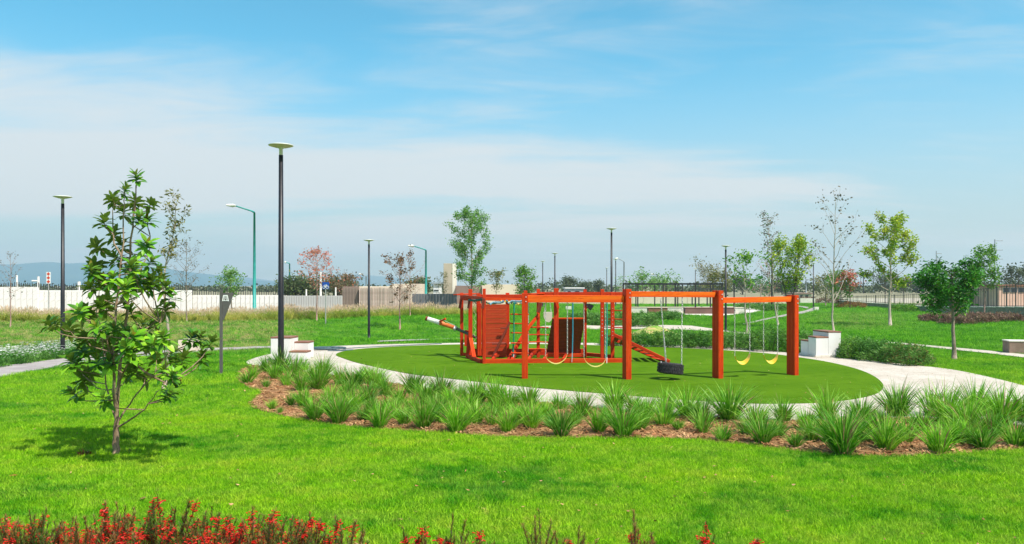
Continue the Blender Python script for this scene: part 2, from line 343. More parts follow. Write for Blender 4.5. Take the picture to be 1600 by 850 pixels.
# points carrying instanced tufts (for what nobody could count)
def instancer(name, pts, scl, sources, attr=None, tilt=0.25, parent=None, loc=(0, 0, 0)):
    pts = np.asarray(pts, np.float32); n = len(pts)
    me = bpy.data.meshes.new(name); me.vertices.add(n); me.vertices.foreach_set('co', pts.ravel())
    a = me.attributes.new('scl', 'FLOAT', 'POINT'); a.data.foreach_set('value', np.asarray(scl, np.float32))
    r = np.zeros((n, 3), np.float32); r[:, 0] = rng.normal(0, tilt, n); r[:, 1] = rng.normal(0, tilt, n); r[:, 2] = rng.uniform(0, 2*PI, n)
    a = me.attributes.new('rot', 'FLOAT_VECTOR', 'POINT'); a.data.foreach_set('vector', r.ravel())
    if attr is not None: a = me.attributes.new('dry', 'FLOAT', 'POINT'); a.data.foreach_set('value', np.asarray(attr, np.float32))
    a = me.attributes.new('pick', 'INT', 'POINT'); a.data.foreach_set('value', rng.integers(0, len(sources), n).astype(np.int32))
    o = bpy.data.objects.new(name, me); COL.objects.link(o); o.location = loc
    if parent: o.parent = parent
    for s_ in sources:
        if s_.name not in MATS: pass
    c = bpy.data.collections.new(name+'_sources')
    for s_ in sources: c.objects.link(s_)
    ng = bpy.data.node_groups.new(name, 'GeometryNodeTree'); ng.interface.new_socket('Geometry', in_out='INPUT', socket_type='NodeSocketGeometry'); ng.interface.new_socket('Geometry', in_out='OUTPUT', socket_type='NodeSocketGeometry')
    g = N(ng); gi = g.n('NodeGroupInput'); go = g.n('NodeGroupOutput')
    ci = g.n('GeometryNodeCollectionInfo'); ci.inputs['Collection'].default_value = c; ci.inputs['Separate Children'].default_value = True; ci.inputs['Reset Children'].default_value = True
    ip = g.n('GeometryNodeInstanceOnPoints'); g.L.new(gi.outputs[0], ip.inputs['Points']); g.L.new(ci.outputs[0], ip.inputs['Instance']); ip.inputs['Pick Instance'].default_value = True
    def na(nm, ty):
        x = g.n('GeometryNodeInputNamedAttribute'); x.data_type = ty; x.inputs['Name'].default_value = nm; return x.outputs[0]
    g.L.new(na('pick', 'INT'), ip.inputs['Instance Index']); g.L.new(na('scl', 'FLOAT'), ip.inputs['Scale'])
    e = g.n('FunctionNodeEulerToRotation'); g.L.new(na('rot', 'FLOAT_VECTOR'), e.inputs[0]); g.L.new(e.outputs[0], ip.inputs['Rotation'])
    g.L.new(ip.outputs[0], go.inputs[0])
    md = o.modifiers.new('instances', 'NODES'); md.node_group = ng
    return o
def source(name, mb, mats):
    o = mb.build(name, None, mats=mats); COL.objects.unlink(o); return o
def blade(mb, base, az, L, w, lean, curl, seg=3, twist=0.0):
    """one arching blade"""
    vs = []; d = Vector((math.cos(az), math.sin(az), 0)); sd = Vector((-math.sin(az+twist), math.cos(az+twist), 0)); p = Vector(base); a = lean
    for i in range(seg+1):
        t = i/seg; ww = w*(1-t**1.6)*0.5*(0.55+0.9*min(t*3, 1)*0.5)
        if i == seg: vs.append(p.copy())
        else: vs += [p-sd*ww, p+sd*ww]
        p = p+(d*math.sin(a)+Vector((0, 0, 1))*math.cos(a))*(L/seg); a += curl/seg
    fs = [(2*i, 2*i+1, 2*i+3, 2*i+2) for i in range(seg-1)]+[(2*seg-2, 2*seg-1, 2*seg)]
    mb.add(vs, fs)

# ------------------------------------------------------------------ polygons of the ground plan (traced, then laid on the ground)
TURF_PX = [(525, 556), (535, 551), (560, 547), (600, 544), (650, 541.5), (700, 540), (760, 539), (830, 539), (900, 540), (960, 542), (1030, 544), (1100, 547), (1150, 550), (1200, 554), (1240, 559), (1280, 565), (1310, 571), (1340, 579), (1362, 588), (1376, 598), (1380, 607), (1370, 617), (1340, 625), (1290, 631), (1240, 633), (1180, 633), (1100, 629), (1030, 624), (940, 617), (880, 612), (815, 606), (750, 599), (690, 592), (640, 586), (600, 578), (560, 569), (538, 562)]
PATH_PX = [(385, 566), (390, 560), (410, 552), (440, 547), (480, 543.5), (530, 541.5), (570, 540), (620, 538.5), (700, 537), (760, 536), (850, 536), (930, 537), (1030, 539.5), (1100, 541.5), (1150, 544), (1220, 551), (1250, 554), (1320, 561), (1365, 565), (1400, 569), (1450, 574), (1500, 581), (1560, 594), (1600, 604), (1680, 622), (1680, 668), (1500, 657), (1400, 654), (1340, 656), (1240, 658), (1160, 656), (1080, 652), (1000, 646), (960, 641), (860, 631), (740, 619), (640, 604), (560, 591), (480, 583), (420, 575), (392, 570)]
BED_PX = [(372, 590), (385, 574), (420, 571), (480, 578), (560, 586), (640, 600), (740, 614), (860, 626), (960, 636), (1080, 648), (1240, 654), (1400, 650), (1500, 652), (1700, 665), (1700, 704), (1600, 703), (1520, 708), (1450, 713), (1380, 714), (1310, 712), (1250, 706), (1200, 700), (1100, 689), (1010, 685), (900, 685), (800, 684), (700, 678), (600, 671), (530, 665), (480, 658), (430, 647), (392, 636), (398, 622), (408, 612), (385, 604)]
def ground_poly(px, flat=True, n=5): return smooth_closed([G(x, y, flat) for x, y in px], n)
turf_poly = ground_poly(TURF_PX); path_poly = ground_poly(PATH_PX, n=4); bed_poly = ground_poly(BED_PX, n=4)
def ribbon_poly(px, flat=False, n=1):
    """px: list of (x, top y, bottom y)"""
    top = [G(x, a) for x, a, b in px]; bot = [G(x, b) for x, a, b in px]
    return top+bot[::-1]
walk_poly = ribbon_poly([(-120, 588, 606), (0, 574, 590), (60, 566, 579), (120, 558, 569), (180, 553, 561), (260, 548.5, 554), (340, 544.5, 547.6), (400, 542.2, 544.8), (440, 541.8, 545)])
thin_poly = ribbon_poly([(590, 534.2, 535.8), (620, 532.6, 534.6), (660, 531, 533.2), (690, 530, 531.8), (740, 528.5, 530)])
mid_poly = ribbon_poly([(840, 512, 514), (880, 509.5, 514), (915, 509, 514.5), (950, 509, 515), (1000, 508.5, 515), (1039, 508.5, 515.5), (1080, 509.5, 516.5), (1115, 514.5, 519), (1150, 519, 522), (1185, 523, 525.5)])
far_poly = ribbon_poly([(1160, 506.5, 508), (1171, 504.2, 506), (1199, 497.5, 500), (1230, 491, 494), (1257, 486, 489.8), (1272, 480.5, 486)])
far2_poly = ribbon_poly([(1240, 477.5, 478.7), (1254, 478.8, 480.6), (1263, 480.2, 483)])
right_poly = ribbon_poly([(1380, 535, 536.2), (1399, 536, 538), (1451, 540.5, 543.2), (1491, 544.2, 547.6), (1545, 549.2, 553.4), (1600, 554.8, 560), (1700, 566, 573)])
plaza_poly = [G(x, y) for x, y in [(975, 484), (1040, 480), (1150, 479.4), (1175, 482), (1190, 485.6), (1176, 488.6), (1152, 491.4), (1128, 493.6), (1100, 493.6), (1072, 492), (1060, 489), (975, 487)]]
POLYS = [turf_poly, path_poly, bed_poly, walk_poly, thin_poly, mid_poly, far_poly, far2_poly, right_poly, plaza_poly]

# ------------------------------------------------------------------ terrain sheet
def axis(a, b, step, far, grow=1.25):
    c = list(np.arange(a, b+1e-6, step)); s = step; v = b
    while v < far: s *= grow; v += s; c.append(v)
    s = step; v = a
    while v > -far: s *= grow; v -= s; c.insert(0, v)
    return np.array(c)
gx = axis(-42, 70, 0.8, 6500); gy = axis(0, 130, 0.8, 6500); gy = gy[gy > -300]
X, Y = np.meshgrid(gx, gy); Zt = terr(X, Y)
nx, ny = len(gx), len(gy)
V = np.stack([X.ravel(), Y.ravel(), Zt.ravel()], 1)
ii = np.arange((ny-1)*nx).reshape(ny-1, nx)[:, :-1].ravel()
Fq = np.stack([ii, ii+1, ii+nx+1, ii+nx], 1)
me = bpy.data.meshes.new('lawn'); me.from_pydata(V.tolist(), [], Fq.tolist()); me.materials.append(MATS['lawn_soil'])
me.polygons.foreach_set('use_smooth', [True]*len(me.polygons))
def dryness(x, y):
    u = CX+F*x/np.maximum(y, 5)
    d = np.full(np.shape(x), 0.10)
    d = np.maximum(d, (1-sst((u-420)/110))*sst((y-31)/5)*(1-sst((y-58)/6))*0.85)          # scorched slope on the left
    d = np.maximum(d, 0.45*np.exp(-(((u-1340)/90)**2))*sst((y-55)/15)*(1-sst((y-90)/20)))
    return d
def outer(x, y):
    u = CX+F*x/np.maximum(y, 5)
    lim = np.where(u < 860, np.interp(u, [0, 500, 740, 790, 860], [57, 64, 74, 120, 145]), np.where(u < 1240, 145, 160))
    o = sst((y-lim)/6); o = np.maximum(o, sst((x-62)/8)); return o
a = me.attributes.new('dry', 'FLOAT', 'POINT'); a.data.foreach_set('value', dryness(V[:, 0], V[:, 1]).astype(np.float32))
a = me.attributes.new('outer', 'FLOAT', 'POINT'); a.data.foreach_set('value', outer(V[:, 0], V[:, 1]).astype(np.float32))
o = bpy.data.objects.new('lawn', me); COL.objects.link(o); o['kind'] = 'structure'
def sheet(name, poly, lift, m, skirt=0.0, kind='structure'):
    bm = bmesh.new(); vs = [bm.verts.new((p[0], p[1], 0)) for p in poly]; f = bm.faces.new(vs)
    bmesh.ops.triangulate(bm, faces=[f])
    xs = [p[0] for p in poly]; ys = [p[1] for p in poly]
    flat = max(ys) < 25
    if not flat:
        for arr, ax in ((gx, 0), (gy, 1)):
            lo, hi = (min(xs), max(xs)) if ax == 0 else (min(ys), max(ys))
            for c in arr:
                if lo < c < hi:
                    no = (1, 0, 0) if ax == 0 else (0, 1, 0); co = (c, 0, 0) if ax == 0 else (0, c, 0)
                    bmesh.ops.bisect_plane(bm, geom=bm.verts[:]+bm.edges[:]+bm.faces[:], plane_co=co, plane_no=no)
    for v in bm.verts: v.co.z = terr1(v.co.x, v.co.y)+lift
    bm.normal_update()
    if sum(f.normal.z for f in bm.faces) < 0: bmesh.ops.reverse_faces(bm, faces=bm.faces[:])
    if skirt:
        be = [e for e in bm.edges if e.is_boundary]; r = bmesh.ops.extrude_edge_only(bm, edges=be)
        for g_ in r['geom']:
            if isinstance(g_, bmesh.types.BMVert): g_.co.z -= skirt
    me = bpy.data.meshes.new(name); bm.to_mesh(me); bm.free(); me.materials.append(m)
    o = bpy.data.objects.new(name, me); COL.objects.link(o); o['kind'] = kind; return o
sheet('mulch_bed', bed_poly, 0.010, MULCH)
sheet('playground_path', path_poly, 0.030, PATH, 0.03)
sheet('playground_turf', turf_poly, 0.045, TURF, 0.02)
sheet('walkway', walk_poly, 0.03, GREYPATH, 0.03)
sheet('lawn_path', thin_poly, 0.05, GREYPATH); sheet('park_path', mid_poly, 0.04, PATH); sheet('footpath', far_poly, 0.04, GREYPATH)
sheet('footpath', far2_poly, 0.045, GREYPATH); sheet('footpath', right_poly, 0.03, PATH); sheet('plaza', plaza_poly, 0.04, CONC)
# small earth mound beyond the path
mc = G(1018, 527); mbm = MB(); NX = 34
mv = []; mf = []
for j in range(NX+1):
    for i in range(NX+1):
        a_, b_ = (i/NX*2-1), (j/NX*2-1); r = math.hypot(a_, b_)
        x = mc.x+a_*2.3; y = mc.y+b_*3.0
        h = 0.62*max(0, math.cos(min(r, 1)*PI/2))**1.3*(0.85+0.25*math.sin(a_*5+1)*math.cos(b_*4))
        mv.append((x, y, terr1(x, y)+h-0.03))
for j in range(NX):
    for i in range(NX): k = j*(NX+1)+i; mf.append((k, k+1, k+NX+2, k+NX+1))
MOUND = mat('scorched_mound', (0.13, 0.30, 0.02), (0.50, 0.36, 0.14), 1.3, 0.95, 0.9, 30, coord='Position', c3=(0.62, 0.45, 0.20), lo=.42, hi=.58)
mo = mesh_obj('mound', mv, mf, MOUND, smooth=True); mo['kind'] = 'structure'

# ------------------------------------------------------------------ lawn blades
def tuft_source(k, nb=11, h=0.055, spread=0.07, w=0.006, mats=None):
    mb = MB()
    for i in range(nb):
        a = random.uniform(0, 2*PI); r = spread*math.sqrt(random.random()); b = (r*math.cos(a), r*math.sin(a), -0.005)
        blade(mb, b, random.uniform(0, 2*PI), h*random.uniform(.6, 1.25), w, random.uniform(0.1, 0.7), random.uniform(.2, 1.1), 2)
    return source('grass_tuft', mb, [MATS['lawn_blade']])
TUFTS = [tuft_source(k) for k in range(5)]
def lawn_points(n, z0, z1, pw, u0=-260, u1=1860):
    t = rng.random(n)
    if pw == 0: Zs = z0*(z1/z0)**t
    else: Zs = (z0**pw+t*(z1**pw-z0**pw))**(1/pw)
    u = rng.uniform(u0, u1, n); x = (u-CX)*Zs/F; y = Zs
    ok = np.ones(n, bool)
    for pl in POLYS:
        jit = 0.07
        ok &= ~inpoly(x+rng.normal(0, jit, n), y+rng.normal(0, jit, n), pl)
    ok &= outer(x, y) < 0.3
    ok &= ((x-mc.x)/2.2)**2+((y-mc.y)/2.9)**2 > 1
    return x[ok], y[ok]
pts = []; sc = []
x, y = lawn_points(150000, 6.0, 15, 2); pts.append((x, y)); sc.append(rng.uniform(.65, 1.25, len(x)))
x, y = lawn_points(95000, 15, 30, 1.0); pts.append((x, y)); sc.append(rng.uniform(.8, 1.4, len(x))*(y/15)**.35)
x, y = lawn_points(110000, 30, 140, 0); pts.append((x, y)); sc.append(rng.uniform(.9, 1.5, len(x))*np.minimum((y/15)**.7, 3.2))
x = np.concatenate([p[0] for p in pts]); y = np.concatenate([p[1] for p in pts]); sc = np.concatenate(sc)
# lusher, longer grass in streaks
lush = (np.sin(x*.9+2)+np.sin(y*1.7+x*.4)+np.sin(x*2.3-y*1.1)) > 1.6
sc = sc*np.where(lush, 1.35, 1.0)
o = instancer('lawn_grass', np.stack([x, y, terr(x, y)], 1), sc, TUFTS, dryness(x, y)); tag(o, 'short bright green grass covering the open lawn around the playground', 'grass', kind='stuff')

# mulch chips
def chip_source():
    mb = MB()
    for i in range(4):
        R = Matrix.Rotation(random.uniform(0, PI), 3, 'Z')@Matrix.Rotation(random.uniform(-.5, .5), 3, 'X')@Matrix.Rotation(random.uniform(-.4, .4), 3, 'Y')
        mb.box((random.uniform(-.05, .05), random.uniform(-.05, .05), random.uniform(0, .015)), (random.uniform(.03, .08), random.uniform(.008, .02), .006), mtx=R)
    return source('bark_chips', mb, [CHIP])
n = 26000; bx = [p[0] for p in bed_poly]; by = [p[1] for p in bed_poly]
x = rng.uniform(min(bx), max(bx), n); y = rng.uniform(min(by), max(by), n); ok = inpoly(x, y, bed_poly) & ~inpoly(x, y, path_poly); x, y = x[ok], y[ok]
o = instancer('bark_mulch', np.stack([x, y, np.full(len(x), .016)], 1), rng.uniform(.6, 1.5, len(x)), [chip_source() for _ in range(4)]); tag(o, 'reddish brown bark mulch spread between the grass clumps', 'mulch', kind='stuff')

# dry leaf litter scattered thinly over lawn, turf and path
def litter_source():
    mb = MB(); R = Matrix.Rotation(random.uniform(-.5, .5), 3, 'X'); w_ = random.uniform(.012, .022)
    mb.add([R@Vector(v) for v in ((-.03, 0, .012), (0, -w_, .004), (.035, 0, .014), (0, w_, .006))], [(0, 1, 2, 3)]); return source('dry_leaves', mb, [CHIP])
n = 650; Zs = rng.uniform(7.5, 34, n); u = rng.uniform(-200, 1800, n); x = (u-CX)*Zs/F
o = instancer('leaf_litter', np.stack([x, Zs, terr(x, Zs)+.05], 1), rng.uniform(.4, 1.0, n), [litter_source() for _ in range(4)]); tag(o, 'a few dry leaf scraps scattered over the lawn, turf and path', 'leaf litter', kind='stuff')

# ------------------------------------------------------------------ clumps of strap-leaved grass in the bed
def clump(R, H, nb, seed):
    random.seed(seed); mb = MB()
    for i in range(nb):
        t = random.random(); az = random.uniform(0, 2*PI); L = H*random.uniform(.6, 1.12)
        mb.cur = 0 if random.random() < .62 else (1 if random.random() < .80 else 2)
        lean = 0.03+0.60*t**1.4
        b = (0.09*R*math.cos(az)*(0.5+t)*2, .09*R*math.sin(az)*(0.5+t)*2, 0)
        blade(mb, b, az+random.uniform(-.5, .5), L, random.uniform(.014, .026), lean, random.uniform(.3, 1.5)*(.6+t*.7), 5, random.uniform(-1.2, 1.2))
    return mb
CL_FRONT = [(387, 599, .8), (416, 606, .6), (425, 640, .42), (438, 646, .3), (455, 634, .55), (492, 657, .95), (530, 661, .9), (569, 657, .7), (594, 668, 1.0), (632, 664, .75), (662, 669, 1.05), (713, 676, .92), (745, 662, .7), (794, 675, .9), (830, 670, .8), (877, 682, .9), (898, 664, .6), (935, 675, .8), (974, 682, 1.05), (1000, 672, .7), (1037, 664, 1.1), (1098, 676, .85), (1129, 689, .75), (1191, 694, .85), (1244, 700, .45), (1268, 690, .75), (1317, 710, 1.1), (1385, 703, 1.0), (1416, 690, .85), (1467, 708, 1.0), (1491, 694, .8), (1536, 702, 1.0), (1587, 697, 1.0), (1640, 700, 1.0)]
CL_BACK = [(474, 636, .65), (512, 642, .8), (550, 646, .8), (582, 644, .85), (616, 655, .75), (643, 645, .85), (690, 660, .8), (726, 658, .75), (768, 664, .8), (812, 664, .75), (860, 668, .7), (955, 664, .7), (1060, 672, .6), (1165, 680, .65), (1215, 684, .7), (1290, 690, .75), (1515, 694, .7), (460, 592, .9), (485, 595, .95), (543, 622, .9), (563, 595, .9), (588, 608, .85), (665, 632, .9), (704, 640, .85), (732, 650, .8), (778, 650, .8), (795, 640, .85), (850, 655, .8), (1010, 655, .85), (1098, 660, .8), (1180, 668, .8), (1260, 672, .8), (1308, 678, .85), (1480, 664, .95), (1550, 684, .95), (1360, 690, .8), (505, 590, .85), (517, 628, .8), (606, 646, .85), (624, 632, .8), (429, 592, .8), (395, 590, .7), (680, 648, .8), (760, 652, .75), (815, 655, .7), (910, 652, .8), (1330, 682, .8), (1440, 676, .85), (415, 581, .75), (440, 583, .9), (475, 580, .8), (448, 603, .8), (470, 611, .9), (497, 609, .95), (532, 602, .9), (552, 609, 1.0), (580, 600, .8), (602, 620, .95), (575, 630, .8), (646, 616, .95), (690, 622, 1.0), (717, 634, .85), (745, 632, .9), (775, 634, .95), (827, 640, 1.0), (874, 642, .95), (961, 641, 1.05), (990, 646, .7), (1074, 652, 1.05), (1040, 646, .8), (1140, 657, 1.0), (1223, 660, .75), (1293, 657, .95), (1345, 664, 1.05), (1402, 652, 1.1), (1375, 668, .8), (1457, 652, 1.1), (1512, 676, .95), (1525, 651, 1.1), (1566, 664, 1.05), (1600, 660, 1.1), (1650, 668, 1.0)]
CMESH = []
for k in range(9):
    mb = clump(.4, (.655, .60, .70, .64, .52, .68, .62, .72, .58)[k], (230, 190, 250, 210, 150, 260, 180, 240, 130)[k], 100+k); me = bpy.data.meshes.new('grass_clump'); me.from_pydata(mb.v, [], mb.f)
    for mm in (BLADE, BLADE_L, BLADE_B): me.materials.append(mm)
    me.polygons.foreach_set('material_index', mb.mi); me.update(); CMESH.append(me)
random.seed(5)
ORD = ['leftmost', 'second', 'third', 'fourth', 'fifth', 'sixth', 'seventh', 'eighth', 'ninth', 'tenth', 'eleventh', 'twelfth', 'thirteenth', 'fourteenth', 'fifteenth', 'sixteenth', 'seventeenth', 'eighteenth', 'nineteenth', 'twentieth', 'twenty-first', 'twenty-second', 'twenty-third', 'twenty-fourth', 'twenty-fifth', 'twenty-sixth', 'twenty-seventh', 'twenty-eighth', 'twenty-ninth', 'thirtieth', 'thirty-first', 'thirty-second', 'thirty-third', 'thirty-fourth', 'thirty-fifth']+['thirty-'+w_ for w_ in ('sixth', 'seventh', 'eighth', 'ninth')]+['fortieth']+['forty-'+w_ for w_ in ('first', 'second', 'third', 'fourth', 'fifth', 'sixth', 'seventh', 'eighth', 'ninth')]+['fiftieth']
SPECIAL = {425: 'tiny sparse clump alone on bare soil near the left end of the mulch bed', 438: 'smallest wispy sprig of grass on bare soil at the left end of the bed',
           1244: 'stunted little clump between two taller ones right of the swings', 387: 'leafy clump at the far left corner of the mulch bed'}
midline = lambda px: float(np.interp(px, [385, 600, 800, 1000, 1200, 1600], [594, 617, 639, 652, 660, 667]))
CL_MID = [c for c in CL_BACK if c[1] > midline(c[0])]; CL_BACK = [c for c in CL_BACK if c[1] <= midline(c[0])]
for row, lst in (('lawn side', CL_FRONT), ('middle', CL_MID), ('path side', CL_BACK)):
    for i, (px, py, s_) in enumerate(sorted(lst)):
        p = G(px, py, True); o = bpy.data.objects.new('grass_clump', random.choice(CMESH)); COL.objects.link(o)
        o.location = (p.x, p.y, .008); k = s_*random.uniform(.85, 1.12)*(1.12 if row == 'path side' else .95); o.scale = (k*random.uniform(.95, 1.15), k*random.uniform(.95, 1.15), k); o.rotation_euler = (0, 0, random.uniform(0, 6.28))
        size = 'big' if s_ >= 1 else ('small' if s_ < .72 else 'mid-sized')
        lab = SPECIAL.get(px) or f'{size} clump, {ORD[i]} from the left, {row} row of the mulch bed' if i else SPECIAL.get(px) or f'{size} clump, leftmost in the {row} row of the mulch bed'
        tag(o, lab, 'grass clump', 'strappy grass clumps in the mulch bed')

# ------------------------------------------------------------------ tree builder
def leaf_cloud(centres, size, per, spread, n_seed, droop=0.0, aspect=0.5):
    """folded little leaves around centres, numpy"""
    r = np.random.default_rng(n_seed); C = np.repeat(np.asarray(centres, float), per, 0); n = len(C)
    C = C+r.normal(0, 1, (n, 3))*spread
    d = r.normal(0, 1, (n, 3)); d[:, 2] = d[:, 2]*.6-droop; d /= np.linalg.norm(d, axis=1)[:, None]
    q_ = r.normal(0, 1, (n, 3)); s_ = np.cross(d, q_); s_ /= np.linalg.norm(s_, axis=1)[:, None]
    L = size*r.uniform(.6, 1.3, n)[:, None]; W = L*aspect
    nrm = np.cross(d, s_)
    v0 = C; v1 = C+d*L*.5-s_*W*.5+nrm*W*.12; v2 = C+d*L; v3 = C+d*L*.5+s_*W*.5+nrm*W*.12
    Vv = np.stack([v0, v1, v2, v3], 1).reshape(-1, 3); k = np.arange(n)*4
    Ff = np.concatenate([np.stack([k, k+1, k+2], 1), np.stack([k, k+2, k+3], 1)], 0)
    return Vv, Ff
def fast_mesh(name, V, Fc, m, parent=None, loc=(0, 0, 0)):
    me = bpy.data.meshes.new(name); me.from_pydata(np.asarray(V).tolist(), [], np.asarray(Fc).tolist()); me.materials.append(m); me.update()
    o = bpy.data.objects.new(name, me); COL.objects.link(o); o.location = loc
    if parent: o.parent = parent
    return o
def tree(name, label, base, H, crown, bark, leaf, seed, cat='tree', group=None, t0=0.35, nb=16, shape=None, up=0.6, tr=0.045, leaves=900, ls=.1, lspread=.12,
         lean=(0, 0), wig=.03, sub=4, stems=1, tip=0.0, second=None, leaf_at='tips', sub_len=.45, leafmat_name='crown', aspect=.55, droop=0.):
    random.seed(seed); root = empty(name, base, label, cat, group); mb = MB(); tips = []; shape = shape or (lambda t: math.sin(PI*min(1, .15+t*.85))**.7)
    for s_i in range(stems):
        sa = 2*PI*s_i/stems+random.random()*2; pts = []; K = 9
        off = Vector((0, 0, 0))
        for i in range(K+1):
            t = i/K; sp = 0 if stems == 1 else crown*.28*max(0, t-.12)
            off += Vector((random.gauss(0, wig), random.gauss(0, wig), 0))*H*.12
            pts.append(Vector((lean[0]*t+math.cos(sa)*sp, lean[1]*t+math.sin(sa)*sp, H*t*(1 if s_i == 0 else random.uniform(.86, .97))))+off*(0 if i == 0 else 1))
        r0 = tr*(1 if stems == 1 else .75); mb.tube(pts, [r0*(1.25 if i == 0 else 1)*(1-.86*i/K) for i in range(K+1)], 8)
        def at(t): a_ = t*K; k = min(int(a_), K-1); return pts[k].lerp(pts[k+1], a_-k)
        NB = nb//stems
        for b_i in range(NB):
            t = t0+(1-t0)*(b_i+random.random()*.8)/NB; t = min(t, .98); az = b_i*2.4+random.random()*.9+s_i
            tt = (t-t0)/(1-t0); Lb = crown*.5*shape(tt)*random.uniform(.75, 1.15)
            if Lb < .03*crown: Lb = .03*crown
            p = at(t); d = Vector((math.cos(az), math.sin(az), up*random.uniform(.6, 1.4))).normalized(); bp = [p]
            for k in range(4):
                d = (d+Vector((random.gauss(0, .13), random.gauss(0, .13), .10*up+random.gauss(0, .08)))).normalized(); bp.append(bp[-1]+d*Lb/4*1.1)
            rb = tr*(1-.8*t)*.45+.003; mb.tube(bp, [rb*(1-.75*k/4) for k in range(5)], 5, False)
            for k in range(sub):
                u_ = random.uniform(.35, 1); a_ = u_*4; i0 = min(int(a_), 3); sp_ = bp[i0].lerp(bp[i0+1], a_-i0)
                sd = (d+Vector((random.gauss(0, .6), random.gauss(0, .6), random.gauss(.1, .5)))).normalized(); Ls = Lb*sub_len*random.uniform(.5, 1)
                e1 = sp_+sd*Ls*.5; e2 = e1+(sd+Vector((random.gauss(0, .3), random.gauss(0, .3), random.gauss(0.1, .2)))).normalized()*Ls*.5
                mb.tube([sp_, e1, e2], [rb*.4, rb*.3, rb*.15+.001], 4, False)
                tips += [e1, e2, sp_.lerp(e1, .6), e1.lerp(e2, .5)]
            tips += [bp[4], bp[3]]
        tips.append(pts[-1])
    mb.build('trunk', bark, root, smooth=True)
    if leaves:
        per = max(1, int(round(leaves/len(tips)))); Vv, Ff = leaf_cloud([tuple(t_) for t_ in tips] if leaves >= len(tips) else [tuple(t_) for t_ in random.sample(tips, leaves)], ls, per, lspread, seed, droop, aspect)
        fast_mesh('crown', Vv, Ff, leaf, root)
        if second:
            m2, frac, l2 = second; ti = random.sample(tips, max(3, int(len(tips)*frac))); Vv, Ff = leaf_cloud([tuple(t_) for t_ in ti], l2, max(1, per//2), lspread, seed+1, droop, aspect); fast_mesh('crown', Vv, Ff, m2, root)
    return root
def hpx(base, pytop): return CH-(pytop-HY)*base.y/F-base.z

# ------------------------------------------------------------------ the magnolia in front
mb0 = G(181, 711); MZ = mb0.y
mag = empty('magnolia_tree', mb0, 'young glossy-leaved magnolia tree standing alone on the front lawn at left', 'tree')
def mp(px, py, dz=0.0): return P(px, py, MZ+dz)-mb0
random.seed(21)
LEADS = [[(181, 711, 0), (181, 685, 0), (182, 655, 0), (184, 610, .05), (188, 560, .12), (196, 500, .10), (203, 440, .05), (204, 375, 0), (211, 320, -.02), (213, 284, 0)],
         [(182, 655, 0), (178, 610, -.12), (178, 560, -.2), (180, 500, -.25), (187, 430, -.2), (192, 380, -.15), (194, 320, -.1), (195, 300, -.1)],
         [(182, 662, 0), (196, 640, .1), (214, 615, .2), (232, 595, .3), (248, 575, .35), (262, 552, .4)],
         [(183, 668, 0), (205, 655, -.15), (226, 640, -.3), (246, 612, -.4), (262, 600, -.5)],
         [(181, 655, 0), (172, 630, .1), (166, 600, .25), (163, 560, .3), (160, 520, .35), (150, 490, .4)],
         [(184, 600, 0.05), (196, 575, -.2), (214, 545, -.35), (232, 520, -.5), (250, 505, -.5)],
         [(192, 530, .1), (215, 522, .2), (240, 505, .3), (262, 480, .45)],
         [(178, 560, -.2), (165, 530, -.35), (150, 505, -.5), (130, 495, -.6)],
         [(203, 440, .05), (220, 420, .2), (232, 400, .3), (235, 370, .35)],
         [(190, 400, -.15), (178, 380, -.2), (176, 340, -.2), (177, 310, -.25)]]
tm = MB()
node_pts = []
for li, ld in enumerate(LEADS):
    pl = [mp(*c) for c in ld]
    fine = []
    for i in range(len(pl)-1):
        for s_ in range(3): fine.append(pl[i].lerp(pl[i+1], s_/3)+Vector((random.gauss(0, .006), random.gauss(0, .006), 0)) if (i or s_) else pl[0])
    fine.append(pl[-1]); r0 = .040 if li == 0 else (.026 if li == 1 else .016); nF = len(fine)
    rad = [max(.006, r0*(1-.85*k/nF)) for k in range(nF)]
    if li == 0: rad[0] = .062; rad[1] = .052; rad[2] = .048; rad[3] = .046; rad[4] = .044
    tm.tube(fine, rad, 9 if li < 2 else 6); node_pts += [(f_, rad[k]) for k, f_ in enumerate(fine)]
ROS = [(90+x/3.777, 255+y/3.777) for x, y in [(465, 88), (395, 170), (325, 215), (460, 235), (545, 245), (390, 290), (275, 350), (480, 330), (530, 345), (335, 420), (380, 490), (525, 490), (240, 500), (350, 570), (200, 640), (250, 650), (545, 590), (460, 610), (590, 640), (560, 700), (520, 740), (400, 740), (330, 690), (200, 740), (640, 740), (660, 800), (290, 820), (390, 800), (425, 650), (480, 700), (270, 700), (610, 690)]]
ROS += [(80+x/3.4, 470+y/3.4) for x, y in [(20, 125), (95, 155), (150, 65), (200, 75), (290, 30), (425, 60), (335, 160), (250, 150), (180, 200), (235, 250), (520, 150), (605, 50), (400, 260), (310, 330), (140, 340), (490, 240), (540, 240), (600, 200), (200, 390), (130, 500), (285, 530), (450, 370), (500, 400), (640, 290), (600, 380), (700, 310), (620, 500), (790, 200), (850, 225), (800, 310), (660, 470), (560, 300), (345, 280), (280, 290), (430, 300), (660, 330), (390, 180), (300, 230), (165, 270), (480, 130), (560, 90), (440, 200), (110, 330), (250, 330)]]
ROS += [(x+random.uniform(-14, 14), y+random.uniform(-12, 12)) for x, y in ROS[14:60:3]]
